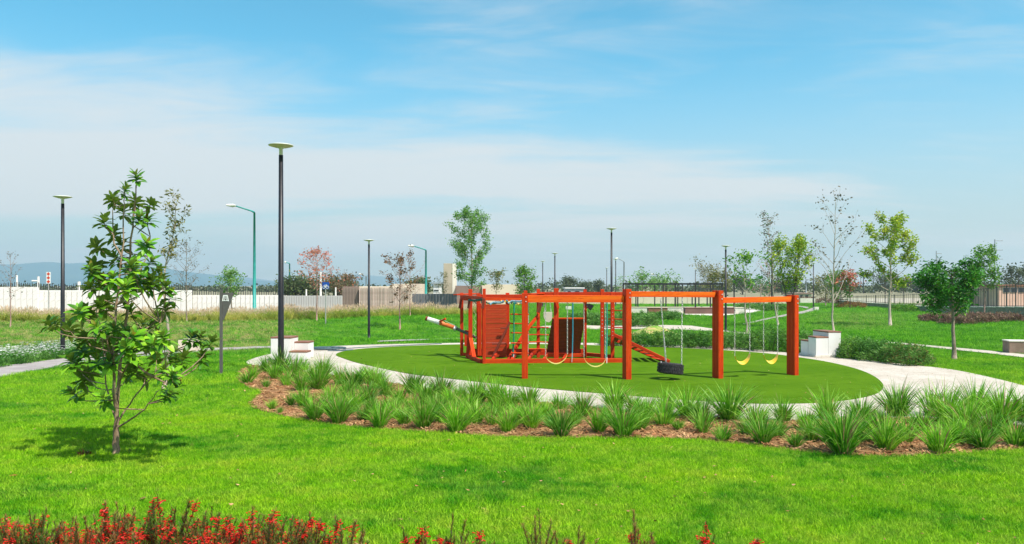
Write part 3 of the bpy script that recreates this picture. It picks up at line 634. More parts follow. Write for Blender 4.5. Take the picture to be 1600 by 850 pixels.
def leaf_mesh(nm, L, W, m, cup):
    mb = MB(); rows = [(0, .04), (.25, .75), (.55, 1.0), (.82, .62), (1, 0)]; vs = []
    for t, ww in rows:
        zc = -cup*t*t*L; hw = W*.5*ww
        vs += [(t*L, -hw, zc+.18*hw), (t*L, 0, zc-.06*hw), (t*L, hw, zc+.18*hw)] if ww else [(t*L, 0, zc)]
    fs = []
    for i in range(3): a_ = i*3; fs += [(a_, a_+3, a_+4, a_+1), (a_+1, a_+4, a_+5, a_+2)]
    fs += [(9, 12, 10), (10, 12, 11)]
    mb.add(vs, fs); me = bpy.data.meshes.new(nm); me.from_pydata(mb.v, [], mb.f); me.materials.append(m); me.polygons.foreach_set('use_smooth', [True]*len(me.polygons)); return me
LM = [leaf_mesh('magnolia_leaf', .17, .082, MAGL, c_) for c_ in (.15, .35, .6)]; LY = leaf_mesh('magnolia_young_leaf', .15, .06, MAGY, .1)
leaves = []
for (px, py) in ROS:
    halfw = 20+75*math.sin(PI*min(1, max(0, (py-255)/(640-255))))
    mr = .25+1.0*min(1, max(0, (py-280)/200)); side = (px-195)/106
    dmax = math.sqrt(max(.02, mr*mr-side*side*.6)); dz = random.uniform(-dmax, dmax)
    c = mp(px, py, dz)
    best = min(node_pts, key=lambda q_: (q_[0]-c).length+(0 if q_[0].z < c.z-.12 else .7)); b0, rb = best
    midp = b0.lerp(c, .55)+Vector((0, 0, -.10*(c-b0).length)); end = c-Vector((0, 0, .05))
    tm.tube([b0, b0.lerp(midp, .5), midp, midp.lerp(end, .55)+Vector((0, 0, -.015)), end+Vector((0, 0, .05))], [min(rb*.8, .013), .010, .009, .007, .004], 6)
    axis_ = ((c-midp).normalized()*.6+Vector((random.gauss(0, .15), random.gauss(0, .15), .75))).normalized()
    nL = random.randint(15, 20); sz = random.uniform(.85, 1.15)*(.8 if py < 330 else 1)
    a0 = random.random()*6.28
    for k in range(nL+2):
        young = k >= nL
        el = (-.15+1.15*(k/nL)+random.gauss(0, .18)) if not young else random.uniform(1.0, 1.3)
        az = a0+k*2.4
        q1 = axis_.orthogonal().normalized(); q2 = axis_.cross(q1)
        dr = (q1*math.cos(az)+q2*math.sin(az))*math.cos(el)+axis_*math.sin(el); dr.normalize()
        zz_ = (axis_-dr*axis_.dot(dr)).normalized(); yy = zz_.cross(dr)
        s_ = sz*random.uniform(.8, 1.15)*(1 if not young else .8)
        pos_ = c+axis_*(-.06+.11*k/nL)
        R = Matrix((dr, yy, zz_)).transposed().to_4x4()
        leaves.append((pos_, R, s_, young and random.random() < .55, random.choice(LM)))
tm.build('trunk', mat('brown_bark', (0.24, 0.15, 0.09), (0.38, 0.26, 0.18), 9, .9, .8, 40, stretch=(1, 1, .35), c3=(.12, .08, .05)), mag, smooth=True)
leaves.sort(key=lambda l: l[0].y-2*l[2])
for pos_, R, s_, yg, me_ in leaves[:300]:
    o = bpy.data.objects.new('leaf', LY if yg else me_); COL.objects.link(o); o.parent = mag; o.matrix_basis = Matrix.Translation(pos_)@R@Matrix.Scale(s_, 4)
fv = []; ff = []; fi = []
for pos_, R, s_, yg, me_ in leaves[300:]:
    Mx = Matrix.Translation(pos_)@R@Matrix.Scale(s_, 4); m_ = LY if yg else me_; b_ = len(fv)
    fv += [tuple(Mx@v.co) for v in m_.vertices]; ff += [tuple(b_+i for i in p.vertices) for p in m_.polygons]; fi += [1 if yg else 0]*len(m_.polygons)
o = mesh_obj('leaves', fv, ff, None, mag, smooth=True, mats=[MAGL, MAGY], midx=fi); o['kind'] = 'stuff'
# brown weed tuft at its foot
random.seed(3)
def weed(px, py, label, mats, n=40, h=.14):
    p = G(px, py); mb = MB()
    for i in range(n):
        mb.cur = random.randrange(len(mats)); a_ = random.uniform(0, 6.28); r = random.random()*.12
        blade(mb, (r*math.cos(a_), r*math.sin(a_), 0), random.uniform(0, 6.28), h*random.uniform(.5, 1.2), .025, random.uniform(.2, 1.2), .8, 2)
    o = mb.build('weed', None, None, p, mats=mats); tag(o, label, 'weed')
weed(135, 713, 'withered brown weed on the lawn just left of the magnolia foot', [L_BROWN, FINE_B, L_RED], 70, .12)
weed(174, 708, 'little green weed growing against the magnolia trunk', [L_GREEN, L_YEL], 22, .12)
weed(203, 709, 'low dark weed right of the magnolia trunk', [L_DARK, L_BROWN], 30, .08)
def dead_leaf(px, py, label, rz):
    p = G(px, py); mb = MB(); pts_ = [(-.05, 0), (-.02, .022), (.03, .02), (.06, 0), (.03, -.02), (-.02, -.022)]
    vs = [(x_, y_, .05+.02*abs(y_)*20*.02) for x_, y_ in pts_]+[(0.01, 0, .062)]
    mb.add(vs, [(i, (i+1) % 6, 6) for i in range(6)]); o = mb.build('fallen_leaf', L_RUST, None, p); o.rotation_euler = (0, 0, rz); tag(o, label, 'leaf')
dead_leaf(20, 751, 'orange fallen leaf lying on the lawn near the left edge', .4); dead_leaf(223, 787, 'brown curled fallen leaf on the grass behind the red flowers', 1.4)

# ------------------------------------------------------------------ red flowering shrubs along the front
def red_shrub(px, ytop, red, label, seed, wid=.30, Z=None):
    random.seed(seed); Z = Z or random.uniform(6.1, 7.0); x = (px-CX)*Z/F; H = CH-(ytop-HY)*Z/F
    root = empty('flowering_shrub', (x, Z, 0), label, 'shrub', 'red flowering shrubs along the front of the lawn')
    st = MB(); fo = MB(); fl = MB(); ns = int(10+wid*60) if px < 540 else 11; red = min(1, red*1.05+.08) if px < 540 else red
    for s_ in range(ns):
        az = random.uniform(0, 6.28); sp = wid*random.random()**.6*1.25; h = H*(1 if s_ == 0 else random.uniform(.62, .95) if px < 540 else random.uniform(.4, .85)); 
        b_ = Vector((math.cos(az)*sp*.3, math.sin(az)*sp*.3, 0)); tpt = Vector((math.cos(az)*sp, math.sin(az)*sp, h)) if s_ else Vector((0, 0, h))
        md_ = b_.lerp(tpt, .5)+Vector((0, 0, .05)); path = [b_, md_, tpt]; st.tube(path, [.006, .004, .0015], 4, False)
        for k in range(int(150*h/.6)):
            t = random.uniform(.25, 1); c = (b_.lerp(md_, t*2) if t < .5 else md_.lerp(tpt, t*2-1))
            fo.cur = 0 if random.random() < .68 else 1
            a_ = random.uniform(0, 6.28); blade(fo, c, a_, random.uniform(.04, .085)*(1.25-.6*t), .0085, random.uniform(.3, 1.2), .4, 1 if random.random() < .5 else 2)
        if random.random() < red*.85:
            cz = random.uniform(.66, .95) if s_ else .86
            for k in range(random.randint(16, 34)):
                t = cz+random.gauss(0, .07); t = min(max(t, .5), .99); c = md_.lerp(tpt, t*2-1)+Vector((random.gauss(0, .018), random.gauss(0, .018), 0))
                a_ = random.uniform(0, 6.28); d = Vector((math.cos(a_), math.sin(a_), random.uniform(-.7, .4))).normalized(); L = random.uniform(.022, .036)
                fl.tube([c, c+d*L*.6, c+d*L], [.002, .0042, .0062], 4)
    st.build('stem', BARKD, root); o = fo.build('foliage', None, root, mats=[FINE, FINE_B])
    if fl.v: fl.build('flowers', FLR, root)['kind'] = 'stuff'
RS = [(-30, 812, .8, 'red flowering shrub cut by the left edge at the front'), (8, 806, .8, 'shrub with red flowers at the extreme left front corner'), (45, 822, .2, 'low shrub, mostly green, near the left front corner'),
      (46, 800, .0, 'upright flowerless dark shrub sprig at the left front'), (85, 815, .5, 'shrub with a few red flowers right of the dark sprig'), (118, 812, .15, 'low brownish shrub left of the tallest flower spikes'),
      (165, 786, .75, 'shrub whose spike of drooping red flowers leans left, left of the tallest spike'), (196, 790, .35, 'bushy brown-green shrub between the two big red flower spikes'),
      (246, 773, .6, 'tallest shrub with a dense bright red flower spike'), (140, 826, .95, 'low shrub massed with red flowers below the leaning spike'), (218, 826, .95, 'low shrub with a red flower heap below the tallest spike'),
      (286, 806, .1, 'dark upright shrub right of the tallest red spike'), (322, 800, .15, 'brown feathery shrub below the middle of the tree shadow'), (356, 806, .8, 'shrub with scattered red flowers, left of the coral topped one'),
      (394, 797, .75, 'shrub topped with coral red flowers right of the magnolia'), (422, 806, .1, 'green feathery shrub right of the coral topped one'), (300, 830, .8, 'low red flowering shrub in front of the dark upright one'), (372, 832, .3, 'low greenish shrub at the bottom edge right of the magnolia'),
      (455, 818, .1, 'small brown shrub fading into the lawn'), (484, 808, .7, 'shrub with orange red flowers at the right end of the dense planting'), (527, 812, .3, 'dark reddish spiky shrub at the end of the dense planting'), (566, 824, .1, 'thin low shrub right of the dense planting'),
      (630, 826, .25, 'sparse sprig left of the pair of small red heads'), (664, 824, .8, 'short shrub with two small red heads at the bottom edge'), (708, 804, .5, 'narrow dark shrub with a few red flowers along its spike'), (750, 830, .1, 'short grey-green sprig beside the narrow dark shrub'),
      (842, 797, .3, 'tall faded brown shrub in the bottom middle'), (868, 832, .2, 'low brownish shrub right of the tall faded one'), (905, 824, .15, 'brown feathery shrub at the bottom, right of the middle'), (990, 798, .15, 'very thin tall brown sprig at the bottom right of the middle'),
      (1018, 834, .1, 'short brown sprig between the thin tall sprig and the red spike'), (1103, 818, 1.0, 'lone red flower spike at the bottom right'), (1183, 843, .5, 'tiny reddish tip at the bottom edge right of the lone red spike')]
for i, (px, yt, rd, lab) in enumerate(RS):
    dense = px < 540; red_shrub(px, yt, rd, lab, 300+i, wid=.24 if dense else (.13 if px not in (842, 905, 868, 990) else .15), Z=(6.3+.5*((i*7) % 5)/4) if dense else 6.9)

# ------------------------------------------------------------------ swing frame
def box_post(parent, px, pyb, pyt, w, d, rz, label=None):
    b_ = G(px, pyb, True); Z = b_.y; top = CH-(pyt-HY)*Z/F
    side = (math.sin(rz), -math.cos(rz), 0)
    o = beam(parent, 'post', b_+Vector((0, 0, .02)), (b_.x, b_.y, top), w, d, WOOD, side=side, label=label); return b_, top
sw = empty('swing_frame', G(978, 594, True), 'long orange-red timber swing frame of four posts and three beams on the turf', 'swing frame')
posts = []
for px, pyb, pyt, w_, d_, rz in ((820, 593.5, 458, .16, .24, 0), (979.5, 594.5, 451.6, .15, .32, math.radians(10)), (1121.5, 593, 454, .145, .35, math.radians(14)), (1238.5, 588, 461, .135, .35, math.radians(18))):
    p, tz = box_post(sw, px, pyb, pyt, w_, d_, rz); posts.append((p, tz, rz, d_))
def swbeam(i, j, y0a, y0b, y1a, y1b, dx0=.05, dx1=.05, off=0.0):
    a_, b_ = posts[i][0], posts[j][0]; dirv = (b_-a_).normalized()
    za = CH-((y0a+y0b)/2-HY)*a_.y/F; zb = CH-((y1a+y1b)/2-HY)*b_.y/F; hh = (y0b-y0a)*a_.y/F
    A = Vector((a_.x, a_.y+off, za))+dirv*dx0; B = Vector((b_.x, b_.y+off, zb))-dirv*dx1
    beam(sw, 'beam', A, B, .14, hh, WOOD_B); return A, B
B1 = swbeam(0, 1, 461.5, 472.5, 461.5, 472.5, .082, .078); B2 = swbeam(1, 2, 455.3, 463.8, 456.5, 464.5, .079, .085); B3 = swbeam(2, 3, 465, 473.5, 463, 471.8, .083, .082)
bolts = MB()
for (p, tz, rz, d_) in posts:
    for k in (0.10, .22):
        c = p+Vector((math.sin(rz), -math.cos(rz), 0))*(d_/2+.008); c.z = tz-k
        R = Matrix.Rotation(rz, 3, 'Z'); c2 = c+R@Vector((.03, 0, 0)); mbp = MB(); mbp.tube([c2+R@Vector((0, .012, 0)), c2+R@Vector((0, -.006, 0))], .016, 8)
        local(sw, mbp).build('bolt', CHAIN, sw)
def chain(mb, p0, p1, link=.055):
    d = p1-p0; n = max(2, int(d.length/link)); z = d.normalized(); x_ = z.orthogonal().normalized(); y_ = z.cross(x_)
    for i in range(n):
        c = p0.lerp(p1, (i+.5)/n); a_, b_ = (x_, y_) if i % 2 == 0 else (y_, x_); pts_ = []
        for k in range(9): t = 2*PI*k/8; pts_.append(c+a_*.014*math.cos(t)+z*.034*math.sin(t))
        mb.tube(pts_, .0055, 4, False)
def belt_swing(Btm, pxa, pxb, ya, yb, ysag, label, m, Zc, thick=.012, width=.16, tilt=0.0):
    A, B = Btm
    def on(px):
        t = ((px-CX)/F*A.y-A.x)/((B.x-A.x)-(px-CX)/F*(B.y-A.y)); return A.lerp(B, t)
    ta = on(pxa); tb = on(pxb); a_ = Vector(((pxa-CX)*ta.y/F, ta.y, CH-(ya-HY)*ta.y/F)); b_ = Vector(((pxb-CX)*tb.y/F, tb.y, CH-(yb-HY)*tb.y/F))
    root = empty('belt_swing', ta.lerp(tb, .5)+Vector((0, 0, -.06)), label, 'swing', 'belt swings hanging from the timber frame')
    for t_, e in ((ta, a_), (tb, b_)):
        mb = MB(); chain(mb, t_+Vector((0, 0, -.075)), e); local(root, mb).build('chain', CHAIN, root)
        mb = MB(); mb.tube([t_+Vector((0, 0, -.05)), t_+Vector((0, 0, -.085))], .02, 8); local(root, mb).build('hanger', CHAIN, root)
    mb = MB(); K = 14; sag = (ysag-(ya+yb)/2)*ta.y/F; vs = []
    for i in range(K+1):
        t = i/K; c = a_.lerp(b_, t); c.z -= sag*math.sin(PI*t)**.6; ww = width*(.45+.55*math.sin(PI*min(max(t, .0), 1))**.5)/2; 
        n_ = Vector((0, 0, 1)); vs += [c+Vector((0, -ww, -tilt*ww)), c+Vector((0, ww, tilt*ww)), c+Vector((0, ww, tilt*ww-thick)), c+Vector((0, -ww, -tilt*ww-thick))]
    fs = []
    for i in range(K):
        for k in range(4): fs.append((4*i+k, 4*i+(k+1) % 4, 4*i+4+(k+1) % 4, 4*i+4+k))
    fs += [(0, 1, 2, 3), (4*K+3, 4*K+2, 4*K+1, 4*K)]
    mb.add(vs, fs); local(root, mb).build('seat', m, root, smooth=False)
    return root
belt_swing(B1, 852.5, 886.5, 555, 553, 567.5, 'pale yellow belt swing, leftmost under the long frame, hanging wide and level', YELPALE, 21, .022, .07)
belt_swing(B1, 912.5, 946, 558, 561, 572, 'pale yellow belt swing second from the left, one end slightly lower', YELPALE, 21, .022, .07)
belt_swing(B3, 1148, 1171.5, 556, 553, 567, 'bright yellow belt swing, left of the pair in the rightmost bay', YEL, 21, .014, .22, .25)
belt_swing(B3, 1193, 1215, 554, 553, 566, 'bright yellow belt swing hanging nearest the last post on the right', YEL, 21, .014, .22, .25)
# tyre swing
tA = B2[0].lerp(B2[1], .40)
tyz = 20.9; tc0 = P(1047.5, 575.5, tyz)
ty = empty('tyre_swing', tc0, 'black tyre swing hanging on chains from the middle beam', 'swing')
mb = MB(); Rm, rm = .245, .082; K1, K2 = 36, 12; Rx = Matrix.Rotation(math.radians(6), 3, 'Y')@Matrix.Rotation(math.radians(-4), 3, 'X')
vs = []
for i in range(K1):
    a_ = 2*PI*i/K1
    for k in range(K2):
        b_ = 2*PI*k/K2; rr_ = rm*(1+.05*((i+k) % 2)); sq = 1.75
        cr = math.copysign(abs(math.cos(b_))**.7, math.cos(b_)); sr = math.copysign(abs(math.sin(b_))**.6, math.sin(b_))
        vs.append(Rx@Vector(((Rm+rr_*cr)*math.cos(a_), (Rm+rr_*cr)*math.sin(a_), rr_*sq*sr)))
mb.add(vs, [(i*K2+k, ((i+1) % K1)*K2+k, ((i+1) % K1)*K2+(k+1) % K2, i*K2+(k+1) % K2) for i in range(K1) for k in range(K2)])
# tread lugs
for i in range(K1):
    for row in (-1, 0, 1):
        a_ = 2*PI*(i+.5*row)/K1; c = Rx@Vector(((Rm+rm+.004)*math.cos(a_), (Rm+rm+.004)*math.sin(a_), row*.085)); mb.box(c, (.024, .034, .066), mtx=Rx@Matrix.Rotation(a_, 3, 'Z'))
mb.build('tyre', RUBBER, ty)
for pxt, pxb, pyb, dy in ((1032, 1041, 565, -.12), (1066, 1065, 567, -.05), (1032.5, 1040, 566, .15)):
    Zt_ = B2[0].y; top = P(pxt, 466, Zt_); bot = P(pxb, pyb, tyz+dy); mb = MB(); chain(mb, top, bot); local(ty, mb).build('chain', CHAIN, ty)
for px_, py_ in ((1033, 566), (1065, 568), (1042, 568)):
    mb = MB(); c = P(px_, py_, tyz-.12); mb.box(c, (.03, .03, .06)); local(ty, mb).build('clamp', CHAIN, ty)

# ------------------------------------------------------------------ climbing frame behind it
cf = empty('climbing_frame', G(860, 562, True), 'red timber climbing frame with board wall, nets, ropes and ramp behind the swings', 'climbing frame')
def cpost(px, pyt, Z, w_=.10, m=None, z0=.02, px2=None):
    top = P(px2 or px, pyt, Z); b_ = P(px, 500, Z); b_.z = z0; return beam(cf, 'post', b_, top, w_, w_, m or WOOD_D, side=(0, -1, 0))
ZF, ZB = 25.2, 27.6
for px, pyt, Z, w_ in ((721.5, 457.5, 27.9, .11), (735, 452, 27.0, .13), (747.5, 458, 27.5, .13), (756.5, 451, 25.1, .10), (793, 457.5, 27.6, .13), (821, 454, 26.8, .12), (841, 451.5, 27.2, .11), (869, 450.5, 25.6, .15), (914, 452.5, 27.3, .11), (941, 452, 26.6, .12), (957, 457, 26.4, .12)): cpost(px, pyt, Z, w_)
# base timbers
def gb(px, Z, z): p = GZ(px, Z); p.z = z; return p
beam(cf, 'base_beam', gb(753, 25.15, .11), gb(975, 25.45, .11), .09, .14, WOOD)
beam(cf, 'base_beam', gb(729.5, 27.2, .10), gb(752, 25.2, .10), .09, .13, WOOD_D)
beam(cf, 'base_beam', gb(735, 27.62, .20), gb(914, 27.55, .20), .09, .22, WOOD_D)
beam(cf, 'base_beam', gb(914, 27.4, .14), gb(957, 26.5, .14), .09, .12, WOOD_D)
beam(cf, 'base_beam', gb(721, 27.9, .10), gb(735, 27.8, .10), .09, .10, WOOD)
for px in (770, 800, 826, 850, 880): beam(cf, 'floor_joist', gb(px+6, 27.5, .15), gb(px, 25.25, .15), .08, .10, WOOD_D)
# top timbers
def tb(px, py, Z): return P(px, py, Z)
beam(cf, 'top_beam', tb(757, 467, 25.1), tb(818, 468.5, 25.4), .10, .10, WOOD)
beam(cf, 'top_beam', tb(745, 463, 27.6), tb(841, 463, 27.4), .10, .13, WOOD_D)
beam(cf, 'top_beam', tb(841, 460, 27.2), tb(975, 460, 26.8), .10, .16, WOOD_D)
beam(cf, 'top_beam', tb(820, 463.5, 25.6), tb(970, 464, 25.6), .10, .10, WOOD)
beam(cf, 'top_beam', tb(721, 463.5, 27.9), tb(756, 465.5, 25.3), .08, .10, WOOD_D)
beam(cf, 'top_board', tb(711, 460.5, 27.2), tb(742, 459, 27.6), .30, .04, WOOD)
beam(cf, 'top_board', tb(825, 459.2, 26.0), tb(850, 458.8, 27.4), .22, .04, WOOD)
beam(cf, 'rail', tb(722, 467.5, 27.6), tb(737, 468, 27.0), .06, .08, WOOD_D)
for px, Z in ((721.5, 27.7), (735, 26.85), (757, 25.0), (914, 27.1), (869, 25.45)):
    beam(cf, 'corner_brace', tb(px-1, 466, Z), tb(px-3 if px < 760 else px+3, 482, Z), .05, .09, WOOD_K if px < 760 else WOOD_D)
beam(cf, 'corner_brace', tb(845, 470, 26.9), tb(841, 488, 26.9), .08, .14, WOOD_K)
# board wall: planks
zt, zbm = 475.5, 558.0
npl = 11; PLANK = mat('board_wall_red', (0.40, 0.040, 0.012), (0.50, 0.055, 0.014), 3.0, .6, .25, 40, stretch=(.6, 5, 5), c3=(.28, .022, .01), spec=.2)
for k in range(npl):
    y0 = zt+(zbm-zt)*k/npl; y1 = zt+(zbm-zt)*(k+1)/npl; ym = (y0+y1)/2; Z = 27.2
    hgt = (y1-y0)*Z/F-.003; off = random.uniform(-.006, .006)
    beam(cf, 'wall_plank', P(757.5, ym, Z+off), P(792.0, ym, Z+off), .03, hgt, PLANK, ch=.007)
for k in range(3):
    beam(cf, 'wall_plank', P(747.6+k*3.2, 474, 27.3), P(747.6+k*3.2, 556, 27.3), .065, .03, WOOD_D, side=(0, -1, 0))
# left prow boards
beam(cf, 'prow_board', tb(731, 557.0, 27.0), tb(733.5, 523, 27.2), .14, .03, WOOD_D, side=(0, -1, 0))
beam(cf, 'prow_board', tb(741.5, 561, 26.3), tb(734, 521, 27.1), .13, .035, WOOD, side=(0, -1, 0))
beam(cf, 'prow_board', tb(729, 541, 27.6), tb(729, 520, 27.6), .15, .04, WOOD_D, side=(0, -1, 0))
beam(cf, 'prow_cap', tb(727, 517.5, 27.3), tb(737, 519, 27.2), .10, .08, WOOD)
# bowsprit
s0 = tb(744, 527.5, 27.0); s1 = tb(722, 517.5, 27.3); s2 = tb(711, 512.5, 27.4); s3 = tb(688, 504.5, 27.6); s4 = tb(668, 498, 27.8); s5 = tb(665, 497, 27.8)
for nm, a_, b_, ra, rb, mm in (('spar_foot', s0, s2, .045, .05, mat('dark_steel_sleeve', (.06, .07, .06), (.10, .12, .10), 5, .5)), ('spar', s2, s3, .07, .075, mat('orange_pole', (.72, .13, .02), (.78, .18, .04), 4, .5)), ('spar_wrap', s3, s4, .085, .075, mat('white_wrap', (.82, .80, .72), (.7, .68, .6), 9, .8)), ('spar_tip', s4, s5, .085, .075, WOOD_K)):
    mb = MB(); mb.tube([a_, a_.lerp(b_, .5), b_], [ra, (ra+rb)/2, rb], 12); local(cf, mb).build(nm, mm, cf, smooth=True)
mb = MB(); mb.tube([tb(686, 503, 27.6), tb(696, 498, 27.3)], .035, 8); local(cf, mb).build('spar_peg', WOOD, cf)
mb = MB(); mb.tube([tb(709, 512.6, 27.38), tb(712.5, 514, 27.38)], .08, 12); local(cf, mb).build('spar_ring', CHAIN, cf)
mb = MB(); mb.tube([tb(690, 499, 27.4), tb(720, 513, 27.4)], .006, 5); local(cf, mb).build('spar_line', CHAIN, cf)
# rope ladder on the left of the opening
for px, z1 in ((802, 562), (800.5, 560)):
    mb = MB(); mb.tube([tb(803 if px == 802 else 804, 470, 25.6), tb(803, 520, 25.7), tb(px-.5, z1, 25.9)], .022 if px == 802 else .014, 8); local(cf, mb).build('ladder_rope', TEALROPE, cf)
mb = MB(); mb.tube([tb(826, 470, 26.8), tb(825, 555, 26.8)], .014, 6); local(cf, mb).build('ladder_rope', CHAIN, cf)
for py in (491, 505.5, 520, 536, 551.5): 
    mb = MB(); mb.tube([tb(798, py, 25.65), tb(826, py+.4, 26.0)], .022, 8); local(cf, mb).build('rung', WOOD, cf)
mb = MB(); mb.tube([tb(803, 551, 25.8), tb(801.5, 566, 25.4)], .016, 6); local(cf, mb).build('ladder_tie', GREYMET, cf)
# second net between the posts
for py in (511.5, 523, 534.5, 545.5):
    mb = MB(); mb.tube([tb(825, py, 26.9), tb(842, py-.3, 27.1), tb(857, py+.4, 27.3)], .022, 7); local(cf, mb).build('rung', WOOD_D, cf)
# braces and a shadow bar
beam(cf, 'brace_and_shadow_bar', tb(794, 562.5, 25.9), tb(826, 511, 26.7), .07, .12, WOOD_D)
beam(cf, 'brace_and_shadow_bar', tb(826, 511.5, 26.7), tb(842, 491, 27.1), .06, .10, WOOD)
beam(cf, 'brace_and_shadow_bar', tb(768, 561, 27.0), tb(797, 503, 27.05), .04, .08, WOOD_K)  # shadow lying on the plank wall, built as a dark bar
beam(cf, 'cross_rail', tb(769, 537.5, 27.05), tb(791, 537, 27.05), .04, .05, WOOD_K)
beam(cf, 'cross_rail', tb(782, 513, 27.05), tb(793, 512.5, 27.05), .04, .05, WOOD_K)
# leaning climbing board
NB_ = 9
for k in range(NB_):
    t0_, t1_ = k/NB_, (k+1)/NB_; tm_ = (t0_+t1_)/2
    ya = 551-53*tm_; xa = 853.5+9.5*tm_; xb = 905+9*tm_; Z = 27.1-.7*tm_
    h_ = (53/NB_)*Z/F*1.22; sl = (P(863, 498, 26.4)-P(853.5, 551, 27.1)).normalized()
    beam(cf, 'ramp_board', P(xa, ya, Z), P(xb, ya, Z), .03, h_, WOOD_K, up=sl, ch=.004)  # dark brown carries the shade on the back of the ramp
    if k in (1, 3, 5, 7, 8):
        mb = MB(); mb.tube([P(xa+10, ya-3, Z-.03), P(xb-6, ya-3, Z-.03)], .013, 6); local(cf, mb).build('foothold', BARKP if k % 2 else CHAIN, cf)
beam(cf, 'ramp_cap', P(863, 497.5, 26.4), P(914, 497.5, 26.4), .09, .05, WOOD)
beam(cf, 'ramp_foot', P(852, 555, 27.0), P(912, 555, 27.0), .12, .12, WOOD)
mb = MB(); mb.tube([tb(895, 473, 25.5), tb(895, 520, 25.5), tb(894, 564, 25.4)], .020, 8); local(cf, mb).build('climbing_rope', BLUEROPE, cf)
mb = MB(); mb.tube([tb(894, 551, 25.3), tb(893.5, 566, 25.2)], .012, 6); local(cf, mb).build('rope_tie', GREYMET, cf)
mb = MB(); mb.tube([tb(948.5, 470, 25.6), tb(948.5, 520, 25.6), tb(947.5, 562, 25.4)], .024, 8); local(cf, mb).build('climbing_rope', TEALROPE, cf)
mb = MB(); mb.tube([tb(948.4, 558, 25.3), tb(948, 568, 25.2)], .012, 6); local(cf, mb).build('rope_tie', GREYMET, cf)
for py in (484.5, 498, 511, 524.5): 
    mb = MB(); mb.tube([tb(941, py, 26.6), tb(972, py+1, 26.2)], .020, 7); local(cf, mb).build('rung', WOOD_D, cf)
for px in (941.5, 957.5):
    for py in range(482, 530, 6):
        mb = MB(); c = tb(px-.6, py, 26.4); mb.tube([c, c+Vector((0, -.07, 0))], .014, 6); local(cf, mb).build('bolt', CHAIN, cf)
# garland of coloured hand grips under the beam
gr = empty('rope_garland', tb(790, 473, 25.2), 'rope garland of yellow, white and blue beads slung under the climbing frame beam', 'garland')
random.seed(8); cols = [YEL, SIGNW, BLUEROPE, YELPALE, mat('blue_bead', (.03, .16, .30), None), TEALROPE]
for i in range(34):
    t = i/33; px = 757+64*t; py = 472.5+2.4*math.sin(t*PI*3.0)+random.uniform(-1.0, 1.2); c = tb(px, py, 25.2+random.uniform(-.12, .12))-Vector(gr.location)
    mb = MB(); a_ = random.uniform(-.6, .6); mb.tube([c+Vector((-.035, 0, -.02*a_)), c, c+Vector((.035, 0, .02*a_))], [.018, .030, .018], 7); mb.build('bead', cols[random.randrange(len(cols))], gr, smooth=True)
for (px, py, L) in ((776, 474, .42), (806, 472, .5)):
    mb = MB(); c = tb(px, py, 25.1)-Vector(gr.location); pts_ = [c+Vector((-L/2, 0, -.03)), c+Vector((-L/4, .03, .03)), c+Vector((L/4, -.03, .02)), c+Vector((L/2, 0, .05))]; mb.tube(pts_, .035, 7); mb.build('rope_bundle', mat('blue_grey_rope', (.06, .17, .26), (.25, .40, .45), 40, .8), gr, smooth=True)
mb = MB(); mb.tube([tb(822, 470, 25.4), tb(850, 473, 25.6), tb(866, 470, 25.8)], .015, 6); local(gr, mb).build('rope', mat('white_rope', (.7, .68, .6), (.3, .28, .2), 40, .8), gr)
mb = MB(); mb.tube([tb(733, 468.5, 26.8), tb(741, 470, 26.2), tb(755, 467.5, 25.3)], .04, 7); o = local(gr, mb).build('rope', mat('dark_green_rope', (.01, .06, .04), (.03, .12, .09), 40, .8), gr)
# left green net strand
mb = MB(); random.seed(4)
for k in range(12):
    z0 = 474+k*6; mb.tube([tb(740+(k % 2)*4, z0, 27.0), tb(744-(k % 2)*4, z0+6, 27.0)], .010, 5)
local(cf, mb).build('climbing_net', mat('olive_net', (.25, .32, .12), (.5, .5, .3), 40, .8), cf)
# black cone toy and pale bucket
mb = MB(); c = tb(921, 478.5, 26.6); Rq = Matrix.Rotation(.6, 3, 'Y'); mb.box(c, (.12, .12, .15), mtx=Rq); mb.box(c+Rq@Vector((.06, 0, 0)), (.10, .17, .19), mtx=Rq); mb.box(c+Vector((-.06, .02, .05)), (.12, .05, .05)); local(cf, mb).build('toy_periscope', BLACK, cf)
bk = empty('bucket_swing', tb(856, 472, 24.2), 'pale beige bucket seat hanging on thin chains behind the leftmost swing', 'swing')
mb = MB()
vs = []; prof_ = [(-.13, 0), (.13, 0), (.13, -.16), (.10, -.25), (.03, -.31), (-.04, -.29), (-.10, -.22), (-.13, -.14)]
c0 = tb(856, 487.5, 24.2)-Vector(bk.location)
mb.prism([(c0.x+x_, c0.z+z_) for x_, z_ in prof_], .16, Matrix.Translation((0, c0.y-.08, 0))); mb.build('seat', mat('beige_plastic', (.60, .50, .42), (.55, .45, .38), 4, .6), bk)
for dx_ in (-.10, .10):
    mb = MB(); chain(mb, tb(856, 470, 24.2)+Vector((dx_*.6, 0, 0)), tb(856, 487.5, 24.2)+Vector((dx_, 0, 0))); local(bk, mb).build('chain', CHAIN, bk)
# slide rails of the ramp on the right
rp = cf
beam(rp, 'ramp_rail', tb(959, 523, 25.9), tb(1046.5, 565.0, 25.35), .06, .10, WOOD_D)
beam(rp, 'ramp_rail', tb(957, 529.5, 26.9), tb(1027.5, 560.8, 27.0), .06, .10, WOOD_D)
for k in range(8):
    t = (k+.5)/8; a_ = tb(959, 524, 25.9).lerp(tb(1046.5, 566.0, 25.35), t); b_ = tb(957, 530.5, 26.9).lerp(tb(1027.5, 561.8, 27.0), t)
    beam(rp, 'ramp_slat', a_, b_, .16, .025, WOOD_K if k < 6 else WOOD)

